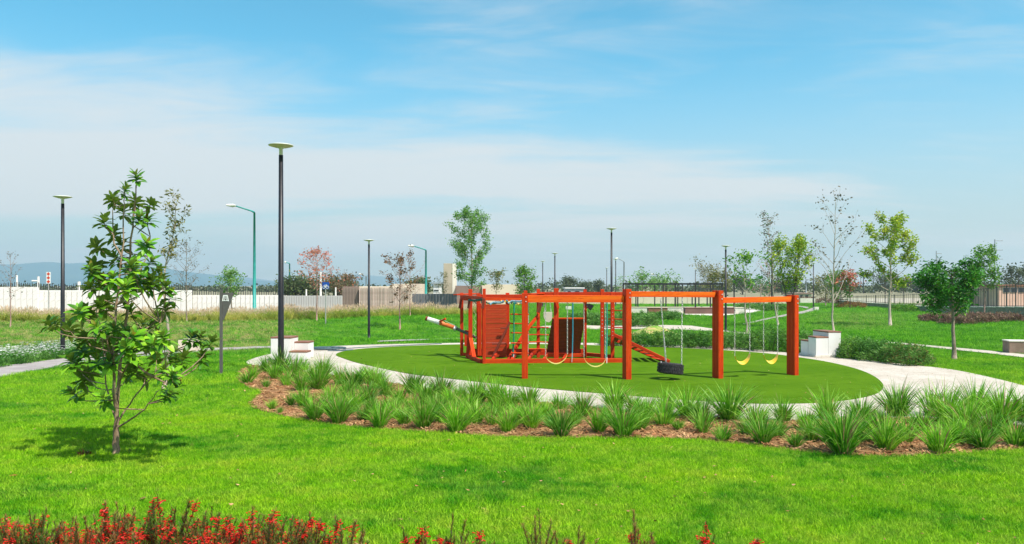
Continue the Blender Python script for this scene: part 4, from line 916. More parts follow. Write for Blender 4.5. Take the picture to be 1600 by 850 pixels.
# ------------------------------------------------------------------ stepped white planters / benches
def stepped(label, base, rz, L, D, h1, h2, h3, flip=1):
    root = empty('stepped_bench', base, label, 'bench', 'white stepped bench blocks beside the playground path', rz)
    def blk(u0, u1, v0, v1, h, top=True):
        c = ((u0+u1)/2*flip, (v0+v1)/2, .07+(h-.07)/2); d = (abs(u1-u0), abs(v1-v0), h-.07)
        o = bpy.data.objects.new('block', chamfer_box(*d, .006, WHITE)); COL.objects.link(o); o.parent = root; o.location = c
        if top:
            o2 = bpy.data.objects.new('wood_top', chamfer_box(d[0]+.02, d[1]+.02, .045, .005, BENCHTOP)); COL.objects.link(o2); o2.parent = root; o2.location = (c[0], c[1], h+.0235)
    blk(L*.5, L, 0, D, h1); blk(0, L*.5-.004, 0, D*.5, h2); blk(0, L*.5-.004, D*.5+.026, D, h3)
    o = bpy.data.objects.new('plinth', chamfer_box(L+.06, D+.06, .065, .004, CONC)); COL.objects.link(o); o.parent = root; o.location = (flip*L/2, D/2, .0365)
    return root
rb_ = G(1275, 559.5, True)
stepped('white stepped bench block with brown tops, right of the swing frame', rb_+Vector((0, 0, .03)), math.radians(8), .92, 1.05, .84, .66, .50)
lb_ = G(423, 563, True)
root = empty('stepped_bench', lb_+Vector((0, 0, .03)), 'white stepped bench block with brown tops, behind the tall lamp post on the left', 'bench', 'white stepped bench blocks beside the playground path', math.radians(-4))
for (u0, u1, v0, v1, h) in ((0, .66, 0, .8, .70), (.665, 1.14, .42, 1.0, .52), (.665, 1.24, -.08, .395, .24)):
    o = bpy.data.objects.new('block', chamfer_box(u1-u0, v1-v0, h, .006, WHITE)); COL.objects.link(o); o.parent = root; o.location = ((u0+u1)/2, (v0+v1)/2, h/2)
    o = bpy.data.objects.new('wood_top', chamfer_box(u1-u0+.02, v1-v0+.015, .05, .005, BENCHTOP)); COL.objects.link(o); o.parent = root; o.location = ((u0+u1)/2, (v0+v1)/2, h+.026)
def slab_bench(label, px, py, W_, D_, H_, m, rz, topm=None):
    p = G(px, py); root = empty('concrete_bench', p, label, 'bench', None, rz)
    o = bpy.data.objects.new('block', chamfer_box(W_, D_, H_+.1, .01, m)); COL.objects.link(o); o.parent = root; o.location = (W_/2, D_/2, H_/2-.05)
    if topm:
        o = bpy.data.objects.new('top_slab', chamfer_box(W_+.03, D_+.03, .04, .006, topm)); COL.objects.link(o); o.parent = root; o.location = (W_/2, D_/2, H_+.021)
slab_bench('plain cream block bench on the lawn behind the magnolia', 278, 550, .66, .8, .50, CREAM, math.radians(6))
slab_bench('brown block bench beside the thin path at the right edge', 1577, 553, 1.8, .7, .44, ROCKB, math.radians(-14), CONC)
slab_bench('tiny pale block at the foot of a far lamp post on the right lawn', 1273, 485, .6, .5, .45, CONC, .1)
slab_bench('small pale box on the far lawn seen through the climbing frame', 884, 484, .75, .4, .45, CONC, 0)

# hose on the path
hs_ = empty('hose', G(512, 547, True)+Vector((0, 0, .035)), 'dark blue-grey hose coiled on the pale path behind the grass clumps', 'hose')
HOSE = mat('blue_grey_hose', (.05, .09, .11), (.08, .14, .16), 20, .5)
random.seed(12); mb = MB(); pts_ = []
for k in range(110):
    a_ = k*.28; r = .40+.14*math.sin(a_*.37+1)+random.gauss(0, .02); pts_.append(Vector((r*1.25*math.cos(a_), r*.9*math.sin(a_), .015+.0006*k)))
mb.tube(pts_, .022, 6); mb.build('coil', HOSE, hs_, smooth=True)
mb = MB(); tr_ = [G(x_, y_, True)+Vector((0, 0, .05)) for x_, y_ in ((512, 550), (535, 550), (550, 549), (552, 548.2), (530, 549.2), (515, 548), (560, 545), (600, 543), (640, 541), (690, 538.5))]
mb.tube([t_.lerp(tr_[min(i+1, len(tr_)-1)], s_/3) for i, t_ in enumerate(tr_) for s_ in range(3)], .016, 5); local(hs_, mb).build('hose_end', HOSE, hs_)

# ------------------------------------------------------------------ lamps
def make_lamp():
    root = empty('park_lamp', (0, 0, 0), 'x', 'lamp post', 'black park lamp posts with flat white discs')
    H = 6.5
    mb = MB(); mb.lathe([(.001, 0), (.16, 0), (.16, .02), (.09, .03), (.085, .5), (.062, H-.30), (.001, H-.30)], 16); mb.build('pole', BLACK, root, smooth=True)
    mb = MB(); mb.lathe([(.001, H-.30), (.052, H-.30), (.052, H-.12), (.15, H-.075), (.001, H-.07)], 16); mb.build('collar', LAMPW, root, smooth=True)
    mb = MB(); mb.lathe([(.001, H-.088), (.15, H-.086), (.30, H-.045), (.345, H-.03)], 28); mb.build('diffuser', LAMPU, root, smooth=True)
    mb = MB(); mb.lathe([(.345, H-.03), (.355, H-.012), (.30, H+.005), (.001, H+.03)], 28); mb.build('disc', LAMPW, root, smooth=True)
    return root
lamp0 = make_lamp(); first = True
LAMPS = [(98, 559, 305.5, 'second tallest black disc lamp post, at the far left behind white flowers'), (439, 582, 224.5, 'tallest black disc lamp post, beside the left stepped bench'), (576.5, 531.5, 374, 'black disc lamp post standing on the lawn between two thin trees'),
         (955.5, 505, 356, 'black disc lamp post rising above the junction of the swing beams'), (867, 490, 395, 'shorter of the two disc lamps above the leftmost swing, the nearer one'), (848, 480, 407.5, 'farther thin disc lamp just left of the one above the leftmost swing'),
         (1134, 519.5, 383, 'black disc lamp post right behind the third swing post'), (962, 478, 404, 'thin distant disc lamp close right of the tall central one'), (948, 474, 418, 'faint distant disc lamp close left of the tall central one'),
         (1086.5, 480, 419, 'faint distant disc lamp standing beside the pergola'), (1271, 484, 410, 'disc lamp post on the far right lawn beside a tiny pale block'), (979, 472, 437, 'tiny far lamp post above the second swing beam')]
for i, (px, pyb, pyt, lab) in enumerate(LAMPS):
    r = lamp0 if i == 0 else copy_tree(lamp0); p = G(px, pyb); H = hpx(p, pyt); r.location = p; k = H/6.53; r.scale = (k, k, k); r['label'] = lab
def street_light(px, Z, pyt, arm_px, arm_py, label, m=TEAL, r=.08):
    b_ = GZ(px, Z); top = P(px, pyt, Z)-b_; e = P(arm_px, arm_py, Z)-b_; root = empty('street_light', b_, label, 'street light', 'tall street lights along the roads')
    mb = MB(); mb.tube([(0, 0, 0), (0, 0, top.z*.5), (0, 0, top.z)], [r*1.5, r*1.1, r*.8], 10); mb.build('pole', m, root, smooth=True)
    mb = MB(); mb.tube([Vector((0, 0, top.z)), Vector((e.x*.15, 0, top.z+(e.z-top.z)*.25)), Vector((e.x*.85, 0, e.z))], [r*.8, r*.6, r*.5], 8); mb.build('arm', m, root, smooth=True)
    L = abs(e.x)*.28; s_ = math.copysign(1, e.x); mb = MB(); mb.tube([Vector((e.x*.80, 0, e.z)), Vector((e.x*.95, 0, e.z+.02)), Vector((e.x*.95+s_*L, 0, e.z+.06))], [r*.6, r*1.5, r*.7], 8); mb.build('lamp_head', LAMPW, root, smooth=True)
street_light(397.5, 64, 332, 362, 321.5, 'tallest teal street light, standing left of the tallest black lamp', TEAL, .10)
street_light(665.5, 100, 391, 643, 384.5, 'teal street light with its arm to the left, beside the pinkish bare tree', TEAL, .12)
street_light(452.5, 150, 412, 446, 410, 'small distant teal street light just right of the tallest lamp post', TEAL, .14)
street_light(572, 190, 432, 563, 428.5, 'small distant grey street light left of the cream building corner', GREYP, .14)
street_light(975, 190, 409, 964, 404, 'grey street light with left arm, right of the tall central lamp', GREYP, .16)
street_light(1031.5, 230, 432, 1020, 428.5, 'small grey street light beyond the pergola', GREYP, .16)
street_light(1259.5, 230, 436, 1253, 432.5, 'small grey street light left of the far right lamp', GREYP, .15)
def plain_pole(name, cat, px, Z, pyt, pyb, r, m, label, group=None, bars=()):
    b_ = P(px, pyb, Z); g_ = terr1(b_.x, b_.y); b_.z = min(b_.z, g_); top = CH-(pyt-HY)*Z/F-b_.z; root = empty(name, b_, label, cat, group)
    mb = MB(); mb.tube([(0, 0, 0), (0, 0, top)], [r, r*.7], 8); mb.build('pole', m, root)
    for dz, x0, x1 in bars:
        mb = MB(); mb.tube([(x0, 0, top-dz), (x1, 0, top-dz)], r*.5, 6); mb.build('crossarm', m, root)
plain_pole('power_pole', 'power pole', 1463, 300, 392, 470, .22, GREYP, 'thin grey power pole with side arms above the umbrella-shaped tree', 'power poles beyond the right fence', [(1, 0, 2), (3.2, 0, 2), (5.4, 0, 2)])
plain_pole('power_pole', 'power pole', 1554.5, 300, 374, 470, .26, GREYP, 'tallest power pole, with three long arms, near the right edge', 'power poles beyond the right fence', [(.5, 0, 3), (4.0, 0, 3), (7.4, 0, 3)])
plain_pole('power_pole', 'power pole', 1579.5, 260, 419, 470, .22, GREYP, 'short power pole over the pink building at the right edge', 'power poles beyond the right fence', [(3, -2.4, 0)])
plain_pole('power_pole', 'power pole', 1345, 360, 418, 466, .24, GREYP, 'faint power pole, left of a pair behind the right fence', 'power poles beyond the right fence', [(2, -1, 1.5)])
plain_pole('power_pole', 'power pole', 1365, 330, 417, 466, .3, GREYP, 'darker power pole, right of a pair behind the right fence', 'power poles beyond the right fence', [(2, -1, 1.5), (4, -1, 1.5)])
plain_pole('power_pole', 'power pole', 1349, 300, 431, 466, .22, DARKM, 'short dark pole between the faint pair behind the right fence', 'power poles beyond the right fence')
plain_pole('slim_pole', 'pole', 1147, 120, 431, 478, .12, BLACK, 'slim black pole without a lamp, right of the third swing post', None)
plain_pole('slim_pole', 'pole', 1206, 105, 402, 497, .12, BLACK, 'slim black pole against the tall sparse tree on the right', None)
plain_pole('white_column', 'column', 26.5, 110, 430, 462, .16, WALLW, 'leftmost white column behind the white wall', 'white columns behind the left wall')
plain_pole('white_column', 'column', 60, 110, 432, 462, .2, WALLW, 'white column with a small arm behind the step in the white wall', 'white columns behind the left wall', [(.6, -.9, 0)])
plain_pole('white_column', 'column', 96, 110, 436, 462, .15, WALLW, 'white column half hidden by the far left lamp post', 'white columns behind the left wall')
plain_pole('white_column', 'column', 123.5, 110, 440, 462, .26, WALLW, 'thick white column behind the wall left of the magnolia', 'white columns behind the left wall')
plain_pole('white_column', 'column', 478.5, 90, 452, 470, .11, WALLW, 'short white column left of the pink bare tree', 'white columns behind the left wall')
plain_pole('white_column', 'column', 501, 90, 425, 470, .14, WALLW, 'tall white column next to the blue bicycle sign', 'white columns behind the left wall')
plain_pole('white_column', 'column', 524.5, 90, 449, 470, .11, WALLW, 'short white column right of the blue bicycle sign', 'white columns behind the left wall')

# signs
sg = G(346, 585); sn = empty('park_sign', sg, 'grey park sign post with triangular panel and white swing pictogram', 'sign'); SZ = sg.y
def sp(px, py): p = P(px, py, SZ)-sg; return (p.x, p.z)
mb = MB(); a_ = sp(343.6, 452.6); b_ = sp(347.6, 585); mb.box(((a_[0]+b_[0])/2, 0, (a_[1]+b_[1])/2), (.07, .07, a_[1]-b_[1])); mb.build('post', SIGNG, sn)
mb = MB(); mb.prism([sp(347.7, 457.5), sp(365.3, 457.5), sp(360.5, 473), sp(349.5, 500), sp(347.7, 500)], .03, Matrix.Translation((0, -.015, 0))); mb.build('panel', SIGNG, sn)
mb = MB(); 
def stroke(poly): mb.prism(poly, .006, Matrix.Translation((0, -.022, 0)))
stroke([sp(349.0, 461.0), sp(356.2, 461.0), sp(356.5, 462.6), sp(348.8, 462.6)])
stroke([sp(348.8, 462.6), sp(350.2, 462.6), sp(349.0, 470.6), sp(347.2, 470.6)])
stroke([sp(355.2, 462.6), sp(356.5, 462.6), sp(358.0, 470.6), sp(356.3, 470.6)])
stroke([sp(349.3, 469.2), sp(356.2, 469.2), sp(356.2, 470.2), sp(349.3, 470.2)])
stroke([sp(350.6, 462.6), sp(351.3, 462.6), sp(351.3, 469.2), sp(350.6, 469.2)]); stroke([sp(354.2, 462.6), sp(354.9, 462.6), sp(354.9, 469.2), sp(354.2, 469.2)])
stroke([sp(352.5, 462.6), sp(353.0, 462.6), sp(353.0, 467.5), sp(352.5, 467.5)])
mb.build('pictogram', SIGNW, sn)
BZ = 56.0; bs_ = GZ(509, BZ); bsn = empty('bicycle_sign', bs_, 'square blue sign with a white bicycle on a thin post', 'sign')
def bp_(px, py): p = P(px, py, BZ)-bs_; return (p.x, p.z)
mb = MB(); t_ = bp_(508.8, 452); mb.tube([(t_[0], 0, 0), (t_[0], 0, t_[1])], .04, 8); mb.build('post', GREYMET, bsn)
mb = MB(); mb.prism([bp_(503.6, 440.8), bp_(514.2, 440.8), bp_(514.2, 452), bp_(503.6, 452)], .03, Matrix.Identity(4)); mb.build('panel', BLUE, bsn)
mb = MB()
for cx_ in (506.3, 511.5):
    c_ = bp_(cx_, 448.8); mb.tube([Vector((c_[0]+.10*math.cos(k*PI/6), -.02, c_[1]+.10*math.sin(k*PI/6))) for k in range(13)], .013, 5, False)
def seg(a, b): pa, pb = bp_(*a), bp_(*b); mb.tube([Vector((pa[0], -.02, pa[1])), Vector((pb[0], -.02, pb[1]))], .012, 5)
seg((506.3, 448.8), (508.0, 445.6)); seg((508.0, 445.6), (510.6, 445.6)); seg((510.6, 445.6), (508.9, 449)); seg((508.9, 449), (507.6, 444.6)); seg((511.5, 448.8), (510.2, 444.2)); seg((506.3, 448.8), (508.9, 449))
mb.build('bicycle_symbol', SIGNW, bsn)
RZ = 68.; rs_ = GZ(75.8, RZ); rsn = empty('road_sign', rs_, 'narrow road sign of stacked red diamonds on a thin post in the tall grass', 'sign')
mb = MB(); tz = (P(0, 443, RZ)-rs_).z; mb.tube([(0, 0, 0), (0, 0, tz)], .04, 8); mb.build('post', GREYMET, rsn)
mb = MB(); a_ = P(75.8, 425, RZ)-rs_; b_ = P(75.8, 443, RZ)-rs_; mb.box((0, 0, (a_.z+b_.z)/2), (.36, .03, a_.z-b_.z)); mb.build('panel', SIGNW, rsn)
mb = MB()
for k in range(3):
    zc = a_.z-(a_.z-b_.z)*(k+.5)/3; mb.prism([(-.15, zc), (0, zc+.15), (.15, zc), (0, zc-.15)], .01, Matrix.Translation((0, -.028, 0)))
mb.build('diamonds', REDS, rsn)

# ------------------------------------------------------------------ trees
def T(px, py): return G(px, py)
b_ = T(256, 608); tree('young_tree', 'slender young tree behind the magnolia with feathery leaves only at its top', b_, hpx(b_, 325), 1.1, BARKL, L_OLIVE, 41, t0=.66, nb=12, up=1.3, tr=.045, leaves=520, ls=.11, lspread=.05, lean=(.40, 0), wig=.10, sub=4, shape=lambda t: .5+.5*t, aspect=.35)
b_ = T(16, 512); tree('bare_tree', 'nearly leafless thin pinkish tree at the left edge', b_, hpx(b_, 395), 1.6, BARKP, L_SPARSE, 42, t0=.35, nb=18, up=.9, tr=.035, leaves=90, ls=.10, lspread=.08)
b_ = T(292, 503); tree('sparse_tree', 'sparse small tree with tiny dull leaves right of the magnolia', b_, hpx(b_, 378), 2.6, BARK, L_SPARSE, 43, t0=.30, nb=26, up=.7, tr=.04, leaves=620, ls=.10, lspread=.10)
b_ = GZ(362, 58); tree('pale_tree', 'small pale green willow-like tree behind the park sign', b_, hpx(b_, 428), 2.2, BARK, L_SOFT, 44, t0=.45, nb=22, up=.8, tr=.05, leaves=1500, ls=.14, lspread=.13)
b_ = T(495, 501); tree('bare_tree', 'small bare tree with pink and orange leaves at its top', b_, hpx(b_, 393), 2.8, BARKP, L_PINK, 45, t0=.42, nb=26, up=.6, tr=.055, leaves=800, ls=.15, lspread=.12, second=(L_RUST, .3, .13))
b_ = T(625, 515); L_SEED = leafm('leaf_rust_brown', (.20, .09, .04), (.30, .16, .07)); tree('brown_tree', 'round-headed thin tree with dark brown seed heads on upswept twigs', b_, hpx(b_, 409), 3.8, BARKP, L_SEED, 46, t0=.36, nb=22, up=.85, tr=.055, leaves=620, ls=.14, lspread=.06, second=(BARKD, .5, .16))
b_ = T(641, 494); tree('bare_tree', 'bare pinkish tree just right of the round-headed brown one', b_, hpx(b_, 411), 3.6, BARKP, L_PINK, 47, t0=.30, nb=22, up=.8, tr=.05, leaves=120, ls=.10, lspread=.10)
b_ = GZ(736, 76); tree('tall_green_tree', 'tallest airy green tree rising behind the left end of the climbing frame', b_, hpx(b_, 338), 4.7, BARKL, L_SOFT, 48, t0=.20, nb=44, up=.7, tr=.11, leaves=6500, ls=.19, lspread=.16, sub=3, shape=lambda t: (.72+.28*math.sin(PI*t))*(1 if t < .8 else 1-.45*(t-.8)/.2), second=(L_GREEN, .3, .16))
b_ = GZ(693, 80); tree('small_tree', 'small yellowish tree in front of the beige tower', b_, hpx(b_, 428), 1.7, BARK, L_OLIVE, 49, t0=.3, nb=16, up=.9, tr=.05, leaves=420, ls=.14, lspread=.1)
b_ = GZ(775, 78); tree('small_tree', 'small dark-tipped tree in front of the cream building above the board wall', b_, hpx(b_, 428), 2.4, BARK, L_OLIVE, 50, t0=.45, nb=16, up=.9, tr=.05, leaves=520, ls=.17, lspread=.12, second=(L_DARK, .4, .16))
b_ = GZ(821, 82); tree('bushy_tree', 'bushy dark green tree behind the first swing post', b_, hpx(b_, 423), 3.3, BARKD, L_GREEN, 51, t0=.15, nb=26, up=.9, tr=.07, leaves=1800, ls=.2, lspread=.2, second=(L_BROWN, .3, .16))
b_ = GZ(970, 78); tree('small_tree', 'little green tree left of the second swing post', b_, hpx(b_, 432), 1.5, BARK, L_SOFT, 52, t0=.4, nb=14, tr=.04, leaves=260, ls=.13, lspread=.12)
b_ = T(1167, 522); tree('drooping_tree', 'pale-stemmed tree with sparse drooping leaves above the rightmost beam', b_, hpx(b_, 402), 3.0, BARKL, L_GREEN, 53, t0=.5, nb=14, up=1.1, tr=.07, leaves=340, ls=.22, lspread=.12, lean=(-.35, 0), wig=.10, droop=.5, sub=3)
b_ = T(1216, 508); tree('narrow_tree', 'tall narrow sparse tree left of the bushy bright green one', b_, hpx(b_, 338), 2.7, BARKL, L_SPARSE, 54, t0=.33, nb=34, up=1.0, tr=.075, leaves=520, ls=.20, lspread=.15, lean=(-.8, 0), wig=.05, shape=lambda t: .75-.2*t, second=(L_DARK, .25, .18))
b_ = GZ(1234, 66); tree('multi_stem_tree', 'bright green tree with several dark stems behind the last swing post', b_, hpx(b_, 378), 4.1, BARKD, L_YEL, 55, t0=.38, nb=36, up=1.4, tr=.10, leaves=2400, ls=.22, lspread=.17, stems=3, sub=4, second=(L_GREEN, .6, .2))
b_ = T(1303, 519); tree('bare_tree', 'tallest bare tree with a few leaves at twig ends, behind the right stepped bench', b_, hpx(b_, 316), 6.6, BARKL, L_SPARSE, 56, t0=.22, nb=17, up=1.0, tr=.075, leaves=230, ls=.22, lspread=.12, wig=.05, sub=4, shape=lambda t: 1.0-.55*t)
b_ = T(1391, 509); tree('yellow_green_tree', 'yellow-green leafy tree with a pale trunk on the right lawn', b_, hpx(b_, 352), 4.6, BARKL, L_YEL, 57, t0=.30, nb=24, up=.8, tr=.13, leaves=4800, ls=.23, lspread=.17, lean=(.35, 0), sub=3, second=(L_RUST, .22, .2), shape=lambda t: .55+.55*math.sin(PI*min(1, t*.9+.1)))
b_ = T(1491, 562); tree('umbrella_tree', 'low spreading dark green tree with a flat umbrella crown on the right lawn', b_, hpx(b_, 422), 1.65, BARK, L_DARK, 58, t0=.48, nb=20, up=.45, tr=.075, leaves=4200, ls=.15, lspread=.10, lean=(-.05, 0), wig=.03, sub=5, shape=lambda t: 1.0 if t < .8 else .9, droop=.35, second=(L_GREEN, .18, .14), aspect=.36)
b_ = T(1536, 503); tree('pine_like_tree', 'round-tufted pinkish-stemmed tree behind the umbrella-crowned one', b_, hpx(b_, 396), 4.2, BARKP, L_GREEN, 59, t0=.38, nb=24, up=.9, tr=.09, leaves=2400, ls=.22, lspread=.18, sub=3, shape=lambda t: 1-.6*t)
b_ = T(1465, 495); tree('thin_tree', 'thin small tree just left of the umbrella tree trunk, by the low wall', b_, hpx(b_, 452), 1.8, BARK, L_GREEN, 60, t0=.5, nb=12, tr=.05, leaves=300, ls=.16, lspread=.12)
b_ = T(1478, 501); tree('thin_tree', 'thin small tree close behind the umbrella tree, with reddish leaves', b_, hpx(b_, 446), 1.8, BARK, L_BROWN, 61, t0=.5, nb=12, tr=.05, leaves=260, ls=.16, lspread=.12)
b_ = GZ(1105, 150); tree('twiggy_tree', 'wide twiggy bare tree above the pergola end', b_, hpx(b_, 425), 8.5, BARK, L_OLIVE, 62, t0=.25, nb=34, up=.9, tr=.15, leaves=900, ls=.35, lspread=.3)
b_ = GZ(1124, 145); tree('olive_tree', 'rounded olive tree right of the twiggy one above the pergola', b_, hpx(b_, 432), 5.5, BARK, L_OLIVE, 63, t0=.25, nb=28, tr=.12, leaves=1500, ls=.4, lspread=.35)
b_ = GZ(1188, 110); tree('small_tree', 'small dark-leaved tree between the drooping and narrow trees', b_, hpx(b_, 438), 4.0, BARKL, L_DARK, 64, t0=.5, nb=18, up=.5, tr=.08, leaves=420, ls=.34, lspread=.2)
b_ = GZ(1203, 130); tree('bare_tree', 'pinkish bare bush-like tree behind the tall narrow tree', b_, hpx(b_, 410), 5.5, BARKP, L_PINK, 65, t0=.1, nb=40, up=.6, tr=.08, leaves=160, ls=.25, lspread=.3)
b_ = GZ(1314, 120); tree('autumn_tree', 'green and orange tree in front of the far end of the right fence', b_, hpx(b_, 428), 4.4, BARK, L_GREEN, 66, t0=.2, nb=24, tr=.1, leaves=1300, ls=.32, lspread=.28, second=(L_RUST, .5, .3))
b_ = GZ(1290, 130); tree('autumn_tree', 'olive twiggy tree left of the green and orange one', b_, hpx(b_, 434), 4.6, BARK, L_OLIVE, 67, t0=.15, nb=28, tr=.1, leaves=900, ls=.3, lspread=.3)
b_ = GZ(1328, 118); tree('red_tree', 'small red-leaved tree near the far end of the right fence', b_, hpx(b_, 428), 3.4, BARKD, L_RED, 68, t0=.45, nb=16, tr=.08, leaves=420, ls=.34, lspread=.24, second=(L_PINK, .6, .35))
b_ = GZ(540, 120); tree('dry_tree', 'dry brown-leaved tree left of the slatted building', b_, hpx(b_, 435), 4.6, BARK, L_BROWN, 69, t0=.2, nb=22, tr=.1, leaves=900, ls=.35, lspread=.3, second=(L_PINK, .4, .3))
b_ = GZ(1004, 160); tree('far_tree', 'hazy olive tree behind the left part of the pergola', b_, hpx(b_, 436), 6.5, BARK, L_SOFT, 70, t0=.2, nb=22, tr=.12, leaves=900, ls=.45, lspread=.4)
b_ = GZ(1037, 165); tree('far_tree', 'second hazy green tree behind the middle of the pergola', b_, hpx(b_, 440), 6.5, BARK, L_SOFT, 71, t0=.2, nb=22, tr=.12, leaves=900, ls=.45, lspread=.4)
b_ = GZ(1592, 190); tree('far_tree', 'dark tree over the roof at the right edge', b_, hpx(b_, 426), 9, BARKD, L_FAR, 72, t0=.2, nb=24, tr=.2, leaves=1300, ls=.6, lspread=.5)
b_ = GZ(1512, 140); tree('far_tree', 'green tree peeping out behind the pine-like tree', b_, hpx(b_, 432), 7.5, BARKD, L_GREEN, 73, t0=.2, nb=24, tr=.2, leaves=1300, ls=.45, lspread=.4)
random.seed(50); L_HEDGE = leafm('leaf_hazy_olive', (0.07, 0.12, 0.03), (0.14, 0.17, 0.06))
FT = [(890, 438, 5.5, 'round'), (914, 447, 5.5, 'low wide'), (935, 442, 4, 'pale'), (1235, 444, 7, 'low'), (1222, 447, 7, 'squat'), (1383, 437, 11, 'broad pale'), (1412, 444, 8, 'grey'), (1437, 447, 9, 'low grey'), (1160, 441, 9, 'dim'), (470, 447, 8, 'dark hedge-like'), (450, 446, 6, 'narrow dark'), (488, 450, 8, 'squat dark'), (530, 447, 8, 'brownish'), (652, 444, 6, 'small green')]
for i, (px, yt, cw, ad) in enumerate(FT):
    Z = 260+15*(i % 4) if px > 700 else 150; b_ = GZ(px, Z); c_ = cw*(1 if px > 700 else .8)
    nb_ = {890: 'left of the white roof beyond the climbing frame', 914: 'on the horizon beyond the climbing frame', 935: 'on the horizon near the central lamps', 1235: 'on the horizon left of the far right lamp', 1222: 'on the horizon behind the dark-stemmed tree', 1383: 'on the horizon left of the yellow-green tree', 1412: 'on the horizon behind the yellow-green tree', 1437: 'on the horizon left of the umbrella tree', 1160: 'on the horizon behind the drooping tree', 470: 'behind the grey fence left of the pink tree', 450: 'behind the grey fence beside the tallest lamp', 488: 'just behind the pink tree', 530: 'right of the bicycle sign', 652: 'behind the slate fence by the teal street light'}[px]
    tree('far_tree', f'{ad} distant tree {nb_}', b_, hpx(b_, yt), c_, BARKD, L_FAR if px > 700 else L_HEDGE, 400+i, t0=.12, nb=26, tr=.2, leaves=1400, ls=.55, lspread=.55, sub=3, group='distant trees on the horizon')
# the far wood along the horizon
cs = []
r_ = np.random.default_rng(77)
for k in range(900):
    u = r_.uniform(-250, 1850); Z = r_.uniform(300, 420); x_ = (u-CX)*Z/F; h_ = (2.6+1.5*math.sin(u*.045)+1.2*math.sin(u*.11+1)+r_.uniform(-.8, .8))*(.15 if u < 780 else .8)
    for j in range(3): cs.append((x_+r_.normal(0, 2), Z, max(.3, h_*r_.uniform(.2, 1))))
Vv, Ff = leaf_cloud(cs, 1.3, 9, 1.0, 78, 0, .7); o = fast_mesh('distant_wood', Vv, Ff, L_FAR); tag(o, 'hazy grey-green line of trees along the horizon', 'woodland', kind='stuff')

# ------------------------------------------------------------------ shrubs
def shrub(px0, px1, pyb, h, label, m, seed, n=2600, ls=.07, dep=.8, m2=None, group='low shrubs planted beyond the playground path', stemc=BARKD):
    a_ = G(px0, pyb); b_ = G(px1, pyb); c = (a_+b_)/2; c.z = terr1(c.x, c.y); W_ = (b_.x-a_.x)/2; c.y += dep*.4; c.z = terr1(c.x, c.y)
    root = empty('shrub', c, label, 'shrub', group); r = np.random.default_rng(seed)
    th = r.uniform(0, 2*PI, n); ph = np.arccos(r.uniform(0, 1, n)); rad = r.uniform(.72, 1.0, n)**.6
    lump = 1+.16*np.sin(th*5+seed)+.12*np.sin(ph*7+th*3)
    x_ = np.cos(th)*np.sin(ph)**.7*W_*rad*lump; y_ = np.sin(th)*np.sin(ph)**.7*dep*rad*lump; z_ = np.cos(ph)**.75*h*rad*(.85+.25*r.random(n))*lump+.03
    g_ = np.array([terr1(c.x+a, c.y+b)-c.z for a, b in zip(x_[:1], y_[:1])])
    Vv, Ff = leaf_cloud(np.stack([x_, y_, z_], 1), ls, 1, .03, seed, -.5, .32); k = int(len(Ff)*1)
    fast_mesh('foliage', Vv, Ff, m, root)
    if m2: Vv, Ff = leaf_cloud(np.stack([x_, y_, z_], 1)[::4], ls*1.1, 1, .04, seed+1, -.5, .32); fast_mesh('foliage', Vv, Ff, m2, root)
    mb = MB(); random.seed(seed)
    for k in range(14):
        a__ = random.uniform(0, 6.28); mb.tube([(0.3*W_*math.cos(a__), .3*dep*math.sin(a__), 0), (.8*W_*math.cos(a__), .8*dep*math.sin(a__), h*.7)], [.012, .004], 4, False)
    mb.build('stem', stemc, root)
SH = [(1318, 1368, 562, .62, 'dark green shrub touching the right side of the stepped bench'), (1352, 1412, 566, .58, 'middle feathery shrub of the row right of the stepped bench'), (1396, 1455, 572, .55, 'last shrub of the row right of the stepped bench, browner at its end'),
      (1232, 1276, 552, .70, 'dark shrub between the last swing post and the stepped bench'), (1176, 1240, 550, .78, 'tall dark shrub behind the left yellow swing chains'), (1128, 1188, 547, .60, 'green shrub just right of the third swing post'),
      (1080, 1136, 545, .55, 'green shrub behind the third swing post'), (1030, 1090, 544, .58, 'green shrub behind the tyre swing chains'), (985, 1042, 543, .52, 'green shrub right of the second swing post, in front of the mound'), (940, 992, 541.5, .40, 'low shrub behind the ramp rails of the climbing frame')]
for i, (a, b, y_, h_, lab) in enumerate(SH):
    shrub(a, b, y_, h_, lab, L_SHRUB, 500+i, n=3200, ls=.10, m2=L_SOFT if i % 2 else L_OLIVE if i == 2 else L_GREEN)
SH2 = [(985, 1030, 511, 1.05, 'big round bush left of the tyre chains, beyond the pale path', L_SHRUB), (1020, 1068, 500, .75, 'bush with brownish tufts below the pergola', L_SHRUB), (890, 935, 506, .9, 'bush beyond the climbing frame ramp', L_SHRUB), (925, 985, 509, .95, 'wide bush behind the right climbing frame posts', L_SHRUB),
       (1150, 1200, 484, .8, 'bush beside the pale plaza, left one', L_SHRUB), (1190, 1232, 486, .9, 'bush beside the tall narrow tree on the far lawn', L_SHRUB), (1395, 1436, 487, .9, 'green bush at the foot of the fence wall behind the yellow-green tree', L_GREEN),
       (1308, 1355, 481, .8, 'rust-orange bush at the far end of the fence wall', L_RUST), (1240, 1282, 472, .9, 'dark purple bush on the far lawn, left half', L_PURP), (1276, 1322, 474, .9, 'dark purple bush on the far lawn, right half', L_PURP),
       (1446, 1482, 503, .6, 'brownish purple shrub left behind the umbrella tree', L_PURP), (1476, 1520, 507, .8, 'brownish purple shrub right behind the umbrella tree trunk', L_PURP), (1512, 1556, 505, .8, 'brownish purple shrub at the foot of the pine-like tree', L_PURP), (1550, 1604, 503, .7, 'brownish purple shrub against the wall at the right edge', L_PURP)]
